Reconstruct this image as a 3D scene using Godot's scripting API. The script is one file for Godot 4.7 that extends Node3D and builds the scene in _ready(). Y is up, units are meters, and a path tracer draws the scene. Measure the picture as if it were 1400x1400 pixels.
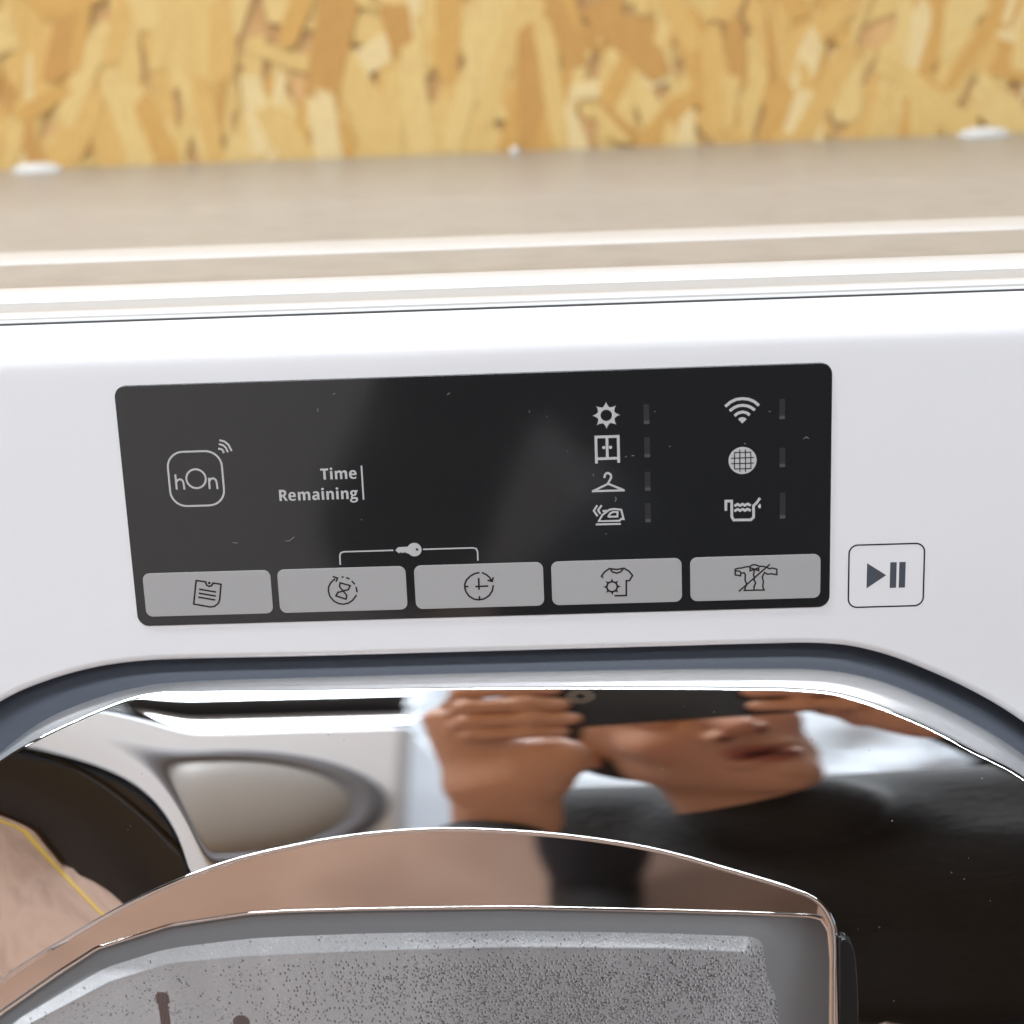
extends Node3D

# Lengths on the dryer's front are millimetres from the centre of its control panel: u to the right, v up, w out of the front.
const PANEL_Y := 0.798
const EYE := Vector3(26.379, 125.784, 453.731)
const DOOR_C := Vector2(-6, -315)

var rng := RandomNumberGenerator.new()
var lift := 0.0
var M := {}

func _ready():
	rng.seed = 7
	setup_camera()
	setup_air()
	make_materials()
	setup_lamps()
	build_hall()
	build_osb_wall()
	build_dryer()
	build_neighbours()
	build_person()
	build_phone()


# ---------------------------------------------------------------- camera, air, lamps
func cam_basis() -> Basis:
	return Basis(Vector3(0.998911, -0.038866, -0.025813), Vector3(0.030219, 0.960474, -0.276724), Vector3(0.035548, 0.275643, 0.960603)).orthonormalized()

func setup_camera():
	var cam := Camera3D.new()
	cam.name = "camera"
	cam.transform = Transform3D(cam_basis(), Vector3(EYE.x / 1000.0, PANEL_Y + EYE.y / 1000.0, EYE.z / 1000.0))
	var lens := CameraAttributesPhysical.new()
	lens.frustum_focal_length = 60.0
	lens.frustum_focus_distance = 0.475
	lens.frustum_near = 0.05
	lens.frustum_far = 60.0
	lens.exposure_aperture = 9.0
	cam.attributes = lens
	cam.fov = rad_to_deg(2.0 * atan(700.0 / 2400.0))
	cam.near = 0.05
	cam.far = 60.0
	add_child(cam)
	cam.current = true

func setup_air():
	var e := Environment.new()
	e.background_mode = Environment.BG_COLOR
	e.background_color = Color(0.62, 0.65, 0.70)
	e.background_energy_multiplier = 0.95
	e.tonemap_mode = Environment.TONE_MAPPER_LINEAR
	e.tonemap_exposure = 1.22
	e.sdfgi_enabled = true
	e.ssao_enabled = true
	e.ssil_enabled = true
	var w := WorldEnvironment.new()
	w.name = "air"
	w.environment = e
	add_child(w)

func ceiling_lamp(at: Vector3, turn: float, length: float, width: float, energy: float, label: String):
	var t := thing("ceiling_lamp", label, "lamp", at, turn, "strip lamps under the hall ceiling")
	var b := BoxMesh.new()
	b.size = Vector3(length + 0.06, 0.05, width + 0.05)
	var h := part("housing", b, M.lamp_housing, t)
	h.position = Vector3(0, 0.03, 0)
	var d := BoxMesh.new()
	d.size = Vector3(length, 0.012, width)
	var g := part("lamp_diffuser", d, M.lamp_glow, t)
	g.position = Vector3(0, 0.0, 0)
	var a := AreaLight3D.new()
	a.name = "lamp_light"
	a.area_size = Vector2(length, width)
	a.area_normalize_energy = true
	a.light_energy = energy
	a.light_color = Color(0.95, 0.975, 1.0)
	a.shadow_enabled = true
	a.position = Vector3(0, -0.012, 0)
	a.rotation = Vector3(-PI / 2, 0, 0)
	t.add_child(a, true)

func setup_lamps():
	ceiling_lamp(Vector3(0.0, 2.75, 0.12), 0.0, 2.6, 0.22, 0.8, "long white strip lamp directly above the white dryer")
	ceiling_lamp(Vector3(0.3, 2.75, 1.7), 0.0, 2.6, 0.22, 5.3, "long white strip lamp above the kneeling person")
	ceiling_lamp(Vector3(-1.9, 2.75, 2.3), 0.0, 1.5, 0.16, 5.0, "white strip lamp above the washing machine across the aisle")
	ceiling_lamp(Vector3(-1.5, 2.75, 0.25), 0.0, 1.2, 0.16, 5.5, "short white strip lamp added above the aisle to brighten the washing machine front")  # added, unseen lamp that lights the front of the washing machine
	ceiling_lamp(Vector3(1.6, 2.75, 3.2), 0.0, 1.5, 0.16, 5.0, "white strip lamp above the wrapped pallet behind the person")
	ceiling_lamp(Vector3(-1.0, 2.75, 5.5), 0.0, 1.1, 0.12, 2.0, "small strip lamp behind the wide lamp at the back of the aisle")
	ceiling_lamp(Vector3(-1.7, 2.75, 4.6), 0.0, 2.4, 0.3, 5.0, "widest strip lamp, at the back of the aisle")


# ---------------------------------------------------------------- helpers
func std(c: Color, rough := 0.5, metal := 0.0) -> StandardMaterial3D:
	var m := StandardMaterial3D.new()
	m.albedo_color = c.linear_to_srgb()
	m.roughness = rough
	m.metallic = metal
	return m

func noise_tex(size: int, freq: float, cols: Array, seed_: int, as_normal := false, bump := 2.0) -> NoiseTexture2D:
	var n := FastNoiseLite.new()
	n.seed = seed_
	n.noise_type = FastNoiseLite.TYPE_SIMPLEX
	n.frequency = freq
	n.fractal_octaves = 4
	var t := NoiseTexture2D.new()
	t.width = size
	t.height = size
	t.seamless = true
	t.noise = n
	if as_normal:
		t.as_normal_map = true
		t.bump_strength = bump
	elif cols.size() > 0:
		var g := Gradient.new()
		var offs := PackedFloat32Array()
		var cc := PackedColorArray()
		for i in cols.size():
			offs.append(float(i) / (cols.size() - 1))
			cc.append(cols[i])
		g.offsets = offs
		g.colors = cc
		t.color_ramp = g
	return t

func make_materials():
	M.lamp_housing = std(Color(0.7, 0.7, 0.7), 0.5)
	M.lamp_glow = std(Color(0.9, 0.9, 0.88), 0.5)
	M.lamp_glow.emission_enabled = true
	M.lamp_glow.emission = Color(0.97, 0.985, 1.0)
	M.lamp_glow.emission_energy_multiplier = 6.0
	M.white = std(Color(0.76, 0.76, 0.775), 0.28)
	M.white.clearcoat_enabled = true
	M.white.clearcoat = 0.7
	M.white.clearcoat_roughness = 0.03
	M.lid_white_and_glint = std(Color(0.50, 0.497, 0.49), 0.3)  # white front trim, and the painted highlight on the deck
	M.cap = std(Color(0.44, 0.43, 0.41), 0.5)
	M.taupe = std(Color(0.318, 0.306, 0.290), 0.32)
	M.taupe.albedo_texture = noise_tex(256, 0.02, [Color(0.93, 0.93, 0.93), Color(1, 1, 1), Color(0.95, 0.945, 0.94)], 5)
	M.taupe.uv1_triplanar = true
	M.taupe.uv1_scale = Vector3(4, 4, 4)
	M.glass_black = std(Color(0.016, 0.0165, 0.0175), 0.09)
	M.glass_black.metallic_specular = 0.66
	M.glass_black.roughness_texture = noise_tex(512, 0.01, [Color(0.7, 0.7, 0.7), Color(1, 1, 1)], 9)
	M.glass_black.uv1_triplanar = true
	M.glass_black.uv1_scale = Vector3(6, 6, 6)
	M.button = std(Color(0.365, 0.36, 0.36), 0.35)
	M.button.normal_enabled = true
	M.button.normal_texture = noise_tex(256, 0.2, [], 4, true, 1.0)
	M.button.normal_scale = 0.12
	M.button.uv1_triplanar = true
	M.button.uv1_scale = Vector3(60, 60, 60)
	M.print_grey = std(Color(0.46, 0.455, 0.46), 0.5)
	M.print_black = std(Color(0.006, 0.006, 0.007), 0.45)
	M.print_slate = std(Color(0.062, 0.072, 0.09), 0.45)
	M.led = std(Color(0.030, 0.030, 0.031), 0.3)
	M.led_foot = std(Color(0.075, 0.075, 0.077), 0.3)
	M.slate = std(Color(0.085, 0.096, 0.118), 0.5)
	M.slate.metallic_specular = 0.3
	M.satin = std(Color(0.92, 0.925, 0.935), 0.3, 0.85)
	M.chrome = std(Color(0.83, 0.835, 0.84), 0.012, 1.0)
	M.chrome_band = std(Color(0.84, 0.82, 0.81), 0.03, 1.0)
	M.facet = std(Color(0.19, 0.19, 0.194), 0.28)
	M.facet.metallic_specular = 0.38
	M.black_plastic = std(Color(0.012, 0.012, 0.013), 0.25)
	M.seam = std(Color(0.30, 0.29, 0.28), 0.5)
	M.channel = std(Color(0.36, 0.358, 0.352), 0.35)
	M.rubber_and_gap_shade = std(Color(0.02, 0.02, 0.02), 0.7)  # shoe rubber, and the painted dark of the lid gap
	M.dust = std(Color(0.26, 0.26, 0.26), 0.8)

func numbered(called: String, parent: Node) -> String:
	if not parent.has_node(called):
		return called
	var k := 1
	while parent.has_node("%s_%03d" % [called, k]):
		k += 1
	return "%s_%03d" % [called, k]

func thing(called: String, label: String, category: String, at := Vector3.ZERO, turn := 0.0, group := "") -> Node3D:
	var o := Node3D.new()
	o.name = numbered(called, self)
	add_child(o, true)
	o.position = at
	o.rotation.y = turn
	o.set_meta("label", label)
	o.set_meta("category", category)
	if group:
		o.set_meta("group", group)
	return o

func part(called: String, mesh: Mesh, mat: Material, parent: Node) -> MeshInstance3D:
	var o := MeshInstance3D.new()
	o.name = numbered(called, parent)
	o.mesh = mesh
	o.material_override = mat
	parent.add_child(o, true)
	return o

func mm(u: float, v: float, w: float) -> Vector3:
	return Vector3(u, v, w) * 0.001

# rows of points -> one smooth sheet; the side that looks along hint is its front
func sheet(rows: Array, hint: Vector3, closed := false, uvs := []) -> ArrayMesh:
	var st := SurfaceTool.new()
	st.begin(Mesh.PRIMITIVE_TRIANGLES)
	var n: int = rows[0].size()
	for r in rows.size():
		for i in n:
			if uvs.size() > 0:
				st.set_uv(uvs[r][i])
			st.add_vertex(rows[r][i])
	var m := n if closed else n - 1
	# facing: the sum of the triangles' areas against the hint
	var sum := 0.0
	for r in rows.size() - 1:
		for i in m:
			var a: Vector3 = rows[r][i]
			var b: Vector3 = rows[r][(i + 1) % n]
			var c: Vector3 = rows[r + 1][i]
			sum += (b - a).cross(c - a).dot(hint)
	var flip := sum > 0.0   # clockwise fronts: (b-a)x(c-a) points away from the viewer
	for r in rows.size() - 1:
		for i in m:
			var a := r * n + i
			var b := r * n + (i + 1) % n
			var c := a + n
			var d := b + n
			var q := [a, c, b, b, c, d] if flip else [a, b, c, b, d, c]
			for k in q:
				st.add_index(k)
	st.generate_normals()
	return st.commit()

func ellipsoid_mesh(r: float, h: float) -> SphereMesh:
	var s := SphereMesh.new()
	s.radius = r
	s.height = h
	s.radial_segments = 24
	s.rings = 12
	return s

# flat print: a mitred ribbon along a line of points, u and v in millimetres
func ribbon(st: SurfaceTool, a: Array, width: float, w: float):
	var p: PackedVector2Array = []
	for i in range(0, a.size(), 2):
		p.append(Vector2(a[i], a[i + 1]))
	var closed := p.size() > 3 and p[0].distance_to(p[p.size() - 1]) < 0.06
	if closed:
		p.remove_at(p.size() - 1)
	var n := p.size()
	var lft: PackedVector2Array = []
	var rgt: PackedVector2Array = []
	for i in n:
		var d0: Vector2
		var d1: Vector2
		if closed or i > 0:
			d0 = (p[i] - p[(i - 1 + n) % n]).normalized()
		if closed or i < n - 1:
			d1 = (p[(i + 1) % n] - p[i]).normalized()
		if not closed and i == 0:
			d0 = d1
		if not closed and i == n - 1:
			d1 = d0
		var n0 := Vector2(-d0.y, d0.x)
		var n1 := Vector2(-d1.y, d1.x)
		var mit := (n0 + n1).normalized()
		var k := minf(1.0 / maxf(mit.dot(n0), 0.2), 1.7) * width * 0.5
		var c := p[i]
		if not closed and i == 0:
			c -= d1 * width * 0.3
		if not closed and i == n - 1:
			c += d0 * width * 0.3
		lft.append(c + mit * k)
		rgt.append(c - mit * k)
	for i in (n if closed else n - 1):
		var j := (i + 1) % n
		for q in [lft[i], lft[j], rgt[i], rgt[i], lft[j], rgt[j]]:
			st.set_normal(Vector3(0, 0, 1))
			st.add_vertex(mm(q.x, q.y, w))

func blob(st: SurfaceTool, p: PackedVector2Array, w: float):
	var idx := Geometry2D.triangulate_polygon(p)
	for k in range(0, idx.size(), 3):
		var a := p[idx[k]]
		var b := p[idx[k + 1]]
		var c := p[idx[k + 2]]
		var tri := [a, b, c] if (b - a).cross(c - a) < 0.0 else [a, c, b]
		for q in tri:
			st.set_normal(Vector3(0, 0, 1))
			st.add_vertex(mm(q.x, q.y, w))

func pts(a: Array) -> PackedVector2Array:
	var p: PackedVector2Array = []
	for i in range(0, a.size(), 2):
		p.append(Vector2(a[i], a[i + 1]))
	return p

func circle_pts(c: Vector2, r: float, n := 28) -> PackedVector2Array:
	var p: PackedVector2Array = []
	for i in n:
		p.append(c + Vector2(cos(TAU * i / n), sin(TAU * i / n)) * r)
	return p

func circle_line(c: Vector2, r: float, n := 36) -> Array:
	var a := []
	for i in n + 1:
		a.append(c.x + cos(TAU * i / n) * r)
		a.append(c.y + sin(TAU * i / n) * r)
	return a

func rounded(u0: float, v0: float, u1: float, v1: float, r: float, seg := 8) -> PackedVector2Array:
	var p: PackedVector2Array = []
	for k in 4:
		var c := Vector2(u1 - r if k in [0, 3] else u0 + r, v1 - r if k < 2 else v0 + r)
		for i in seg + 1:
			var f := PI / 2 * (k + float(i) / seg)
			p.append(c + Vector2(cos(f), sin(f)) * r)
	return p

# a plate with a rounded edge lying on the front: outline, from w0 up to w1, edge radius e
func plate(p: PackedVector2Array, w0: float, w1: float, e: float) -> ArrayMesh:
	var st := SurfaceTool.new()
	st.begin(Mesh.PRIMITIVE_TRIANGLES)
	var n := p.size()
	var rows := []
	var rings := [[0.0, w0], [0.0, w1 - e], [e * 0.3, w1 - e * 0.3], [e, w1]]
	for q in rings:
		var inner := inset(p, q[0])
		var row := PackedVector3Array()
		for i in n:
			row.append(mm(inner[i].x, inner[i].y, q[1]))
		rows.append(row)
	var side := sheet(rows, Vector3(0, 0, 1), true)
	st.append_from(side, 0, Transform3D())
	var cap := SurfaceTool.new()
	cap.begin(Mesh.PRIMITIVE_TRIANGLES)
	blob(cap, inset(p, e), w1)
	cap.index()
	st.append_from(cap.commit(), 0, Transform3D())
	return st.commit()

func inset(p: PackedVector2Array, by: float) -> PackedVector2Array:
	if by == 0.0:
		return p
	var out: PackedVector2Array = []
	var n := p.size()
	var area := 0.0
	for i in n:
		area += p[i].cross(p[(i + 1) % n])
	var s := 1.0 if area > 0.0 else -1.0
	for i in n:
		var d0 := (p[i] - p[(i - 1 + n) % n]).normalized()
		var d1 := (p[(i + 1) % n] - p[i]).normalized()
		var mit := (Vector2(-d0.y, d0.x) + Vector2(-d1.y, d1.x)).normalized()
		out.append(p[i] + mit * by * s / maxf(mit.dot(Vector2(-d0.y, d0.x)), 0.5))
	return out

# a box with chamfered edges
func chamfer_box(s: Vector3, e: float) -> ArrayMesh:
	var st := SurfaceTool.new()
	st.begin(Mesh.PRIMITIVE_TRIANGLES)
	var rows := []
	var h := s * 0.5
	for q in [[-h.y, -e], [-h.y + e, 0.0], [h.y - e, 0.0], [h.y, -e]]:
		var row := PackedVector3Array()
		var x: float = h.x + q[1]
		var z: float = h.z + q[1]
		for c in [[x - e, z], [x, z - e], [x, -z + e], [x - e, -z], [-x + e, -z], [-x, -z + e], [-x, z - e], [-x + e, z]]:
			row.append(Vector3(c[0], q[0], c[1]))
		rows.append(row)
	for r in 3:
		for i in 8:
			var a: Vector3 = rows[r][i]
			var b: Vector3 = rows[r][(i + 1) % 8]
			var c: Vector3 = rows[r + 1][i]
			var d: Vector3 = rows[r + 1][(i + 1) % 8]
			tri(st, a, b, c, (a + d))
			tri(st, b, d, c, (a + d))
	for i in range(1, 7):
		tri(st, rows[3][0], rows[3][i], rows[3][i + 1], Vector3.UP)
		tri(st, rows[0][0], rows[0][i], rows[0][i + 1], Vector3.DOWN)
	return st.commit()

func tri(st: SurfaceTool, a: Vector3, b: Vector3, c: Vector3, out_: Vector3):
	var nrm := (b - a).cross(c - a)
	var q := [a, c, b] if nrm.dot(out_) > 0.0 else [a, b, c]
	var f := nrm.normalized() if nrm.dot(out_) > 0.0 else -nrm.normalized()
	for p in q:
		st.set_normal(f)
		st.add_vertex(p)

func solid_prism(p: PackedVector2Array, z0: float, z1: float) -> ArrayMesh:   # metres, along z
	var st := SurfaceTool.new()
	st.begin(Mesh.PRIMITIVE_TRIANGLES)
	var idx := Geometry2D.triangulate_polygon(p)
	for k in range(0, idx.size(), 3):
		var a := p[idx[k]]
		var b := p[idx[k + 1]]
		var c := p[idx[k + 2]]
		tri(st, Vector3(a.x, a.y, z1), Vector3(b.x, b.y, z1), Vector3(c.x, c.y, z1), Vector3(0, 0, 1))
		tri(st, Vector3(a.x, a.y, z0), Vector3(b.x, b.y, z0), Vector3(c.x, c.y, z0), Vector3(0, 0, -1))
	var area := 0.0
	for i in p.size():
		area += p[i].cross(p[(i + 1) % p.size()])
	for i in p.size():
		var a := p[i]
		var b := p[(i + 1) % p.size()]
		var o := Vector3(b.y - a.y, a.x - b.x, 0) * signf(area)
		tri(st, Vector3(a.x, a.y, z0), Vector3(b.x, b.y, z0), Vector3(a.x, a.y, z1), o)
		tri(st, Vector3(b.x, b.y, z0), Vector3(b.x, b.y, z1), Vector3(a.x, a.y, z1), o)
	return st.commit()


# ---------------------------------------------------------------- the hall
func structure(called: String, mesh: Mesh, mat: Material) -> MeshInstance3D:
	var o := part(called, mesh, mat, self)
	o.set_meta("kind", "structure")
	return o

func build_hall():
	var f := BoxMesh.new()
	f.size = Vector3(24, 0.2, 24)
	M.floor = std(Color(0.40, 0.265, 0.20), 0.5)
	M.floor.albedo_texture = noise_tex(512, 0.012, [Color(0.86, 0.85, 0.84), Color(1, 1, 1), Color(0.92, 0.9, 0.88)], 21)
	M.floor.uv1_triplanar = true
	M.floor.uv1_world_triplanar = true
	M.floor.uv1_scale = Vector3(0.6, 0.6, 0.6)
	var fl := structure("floor", f, M.floor)
	fl.position = Vector3(0, -0.1, 6)
	var c := BoxMesh.new()
	c.size = Vector3(24, 0.2, 24)
	M.ceiling = std(Color(0.055, 0.057, 0.06), 0.8)
	var ce := structure("ceiling", c, M.ceiling)
	ce.position = Vector3(0, 3.0, 6)
	var y := BoxMesh.new()
	y.size = Vector3(3.2, 0.002, 0.05)
	M.yellow = std(Color(0.55, 0.36, 0.07), 0.55)
	var yl := structure("floor_marking", y, M.yellow)
	yl.position = Vector3(-2.15, 0.003, 1.05)


# ---------------------------------------------------------------- the board behind
func strand_shape(l: float, w: float) -> ArrayMesh:
	var n := 9
	var p: PackedVector2Array = []
	for i in n:
		var f := TAU * (i + rng.randf_range(-0.3, 0.3)) / n
		var sx := signf(cos(f)) * pow(absf(cos(f)), 0.45)
		var sy := signf(sin(f)) * pow(absf(sin(f)), 0.45)
		p.append(Vector2(sx * w * 0.5 * rng.randf_range(0.6, 1.0), sy * l * 0.5 * rng.randf_range(0.75, 1.0)))
	var st := SurfaceTool.new()
	st.begin(Mesh.PRIMITIVE_TRIANGLES)
	for i in n:
		var a := p[i]
		var b := p[(i + 1) % n]
		var ta := a * 0.97
		var tb := b * 0.97
		var h := 0.00012
		for q in [[Vector3(0, 0, h), Vector3(tb.x, tb.y, h), Vector3(ta.x, ta.y, h)], [Vector3(ta.x, ta.y, h), Vector3(tb.x, tb.y, h), Vector3(a.x, a.y, 0)], [Vector3(tb.x, tb.y, h), Vector3(b.x, b.y, 0), Vector3(a.x, a.y, 0)]]:
			var nn: Vector3 = (q[2] - q[0]).cross(q[1] - q[0]).normalized()
			for v in q:
				st.set_normal(nn)
				st.set_uv(Vector2(v.x * 40.0, v.y * 4.0))
				st.add_vertex(v)
	return st.commit()

func build_osb_wall():
	var zw := -0.482
	var wall := thing("osb_wall", "wall of golden brown oriented strand board behind the dryer", "wall", Vector3(0, 0, zw))
	M.osb = std(Color(0.52, 0.30, 0.115), 0.75)
	M.osb.albedo_texture = noise_tex(512, 0.02, [Color(0.82, 0.78, 0.74), Color(0.92, 0.9, 0.88), Color(1, 1, 1), Color(1, 1, 1)], 31)
	M.osb.uv1_triplanar = true
	M.osb.uv1_scale = Vector3(2.6, 0.9, 2.6)
	var b := BoxMesh.new()
	b.size = Vector3(3.6, 2.4, 0.018)
	var bd := part("backing_board", b, M.osb, wall)
	bd.position = Vector3(0, 1.2, -0.0095)
	var grain := noise_tex(256, 0.03, [Color(0.90, 0.87, 0.83), Color(1, 1, 1), Color(0.95, 0.935, 0.91)], 33)
	var tones := []
	for c in [Color(0.58, 0.405, 0.155), Color(0.56, 0.375, 0.13), Color(0.54, 0.33, 0.10), Color(0.50, 0.28, 0.072), Color(0.44, 0.23, 0.058), Color(0.61, 0.46, 0.225)]:
		var m := std(c, 0.7)
		m.albedo_texture = grain
		tones.append(m)
	var shapes := []
	for i in 10:
		shapes.append(strand_shape(rng.randf_range(0.045, 0.12), rng.randf_range(0.006, 0.024)))
	# a thin layer of small flakes under the ones that can be picked apart
	var st := SurfaceTool.new()
	st.begin(Mesh.PRIMITIVE_TRIANGLES)
	for i in 1500:
		var s: ArrayMesh = shapes[i % 10]
		var t := Transform3D(Basis(Vector3(0, 0, 1), rng.randf_range(-1.3, 1.3)).scaled(Vector3(0.8, 0.6, 0.5)), Vector3(rng.randf_range(-0.9, 0.9), 0.6 + rng.randf_range(0.0, 0.8), 0.0001 + i * 0.0000005))
		st.append_from(s, 0, t)
	var under := part("small_flakes", st.commit(), tones[1], wall)
	under.set_meta("kind", "stuff")
	for i in 290:
		var o := part("wood_strand", shapes[rng.randi() % 10], tones[[0, 0, 1, 1, 1, 2, 2, 3, 3, 4, 5][rng.randi() % 11]], wall)
		var turn := rng.randfn(0.0, 0.36)
		if rng.randf() < 0.14:
			turn = rng.randf_range(-1.6, 1.6)
		var k := rng.randf_range(0.6, 1.2)
		o.transform = Transform3D(Basis(Vector3(0, 0, 1), turn) * Basis(Vector3(0, 1, 0), rng.randf_range(-0.012, 0.012)) * Basis.from_scale(Vector3(k, rng.randf_range(0.6, 1.1), 1)), Vector3(rng.randf_range(-0.32, 0.34), PANEL_Y + rng.randf_range(0.04, 0.155), 0.0009 + i * 0.0000025))


# ---------------------------------------------------------------- the dryer
func polar(ctrl: Array) -> Array:   # [[angle, radius]] about the door's centre, the upper half as measured and its mirror image below
	var a := []
	for i in range(0, ctrl.size(), 2):
		var q := Vector2(ctrl[i], ctrl[i + 1]) - DOOR_C
		a.append([atan2(q.y, q.x), q.length()])
	a.sort_custom(func(p, q): return p[0] < q[0])
	var all := []
	for e in a:
		all.append(e)
	for k in range(a.size() - 1, -1, -1):
		if a[k][0] > 0.03 and a[k][0] < PI - 0.03:
			all.append([TAU - a[k][0], a[k][1]])
	return all

func radius_at(all: Array, f: float) -> float:   # where the ray at that angle crosses the closed line
	var n := all.size()
	var i := n - 1
	for k in n:
		if all[k][0] > f:
			i = k - 1
			break
	var p1: Array = all[posmod(i, n)]
	var p2: Array = all[posmod(i + 1, n)]
	var a: Vector2 = Vector2(cos(p1[0]), sin(p1[0])) * p1[1]
	var b: Vector2 = Vector2(cos(p2[0]), sin(p2[0])) * p2[1]
	var d := Vector2(cos(f), sin(f))
	var den := d.cross(b - a)
	return a.cross(b - a) / den if absf(den) > 0.0001 else p1[1]

func curve(ctrl: Array, smooth := true) -> PackedVector2Array:
	var c := ctrl
	if smooth:
		c = []
		var p := pts(ctrl)
		var n := p.size()
		for i in n - 1:
			var p0 := p[maxi(i - 1, 0)]
			var p3 := p[mini(i + 2, n - 1)]
			var l0 := maxf(sqrt(p0.distance_to(p[i])), 0.001)
			var l1 := sqrt(p[i].distance_to(p[i + 1]))
			var l2 := maxf(sqrt(p[i + 1].distance_to(p3)), 0.001)
			var m1 := (p[i + 1] - p[i]) if i == 0 else ((p[i] - p0) / l0 - (p[i + 1] - p0) / (l0 + l1) + (p[i + 1] - p[i]) / l1) * l1
			var m2 := (p[i + 1] - p[i]) if i == n - 2 else ((p[i + 1] - p[i]) / l1 - (p3 - p[i]) / (l1 + l2) + (p3 - p[i + 1]) / l2) * l1
			for k in 8:
				var t := k / 8.0
				var q := p[i] * (2 * t * t * t - 3 * t * t + 1) + m1 * (t * t * t - 2 * t * t + t) + p[i + 1] * (-2 * t * t * t + 3 * t * t) + m2 * (t * t * t - t * t)
				c.append(q.x)
				c.append(q.y)
		c.append(p[n - 1].x)
		c.append(p[n - 1].y)
	var all := polar(c)
	var out: PackedVector2Array = []
	for a in angles:
		out.append(DOOR_C + Vector2(cos(a), sin(a)) * radius_at(all, a))
	return out

var angles := PackedFloat32Array()

func seen_at(p: Vector2, w: float) -> Vector3:   # the point at depth w on the line of sight that meets the front's plane at p
	var k := (EYE.z - w) / EYE.z
	return mm(EYE.x + (p.x - EYE.x) * k, EYE.y + (p.y - EYE.y) * k, w)

func seen_row(c: PackedVector2Array, w: float) -> PackedVector3Array:
	var row := PackedVector3Array()
	for p in c:
		row.append(seen_at(p, w))
	return row

func tilt(d: float, side: float) -> float:
	# how far the chrome leans back (degrees) at d millimetres below its top edge; towards the sides it rolls over faster
	var mid := 22.6 - 0.11 * d - 0.0006 * d * d
	var out_ := 22.6 - 0.92 * d + 0.0045 * d * d
	return lerpf(maxf(mid, 0.0), maxf(out_, -8.0) if d < 90.0 else 0.0, side)

func face_w(p: Vector2) -> float:   # height of the chrome where the line of sight through p meets it
	var side := side_share(p.x)
	var v := -53.0
	var w := 1.2
	var low := maxf(p.y, -630.0 - p.y)
	while v > low:
		var s := minf(2.0, v - low)
		var d := -53.0 - v + s * 0.5
		var t := tan(deg_to_rad(tilt(d, side)))
		w += t * (EYE.z - w) / EYE.z * s / (1.0 + t * (EYE.y - v) / EYE.z)
		v -= s
	return w

func side_share(u: float) -> float:
	var l := smoothstep(-80.0, -158.0, u)
	return l

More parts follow.
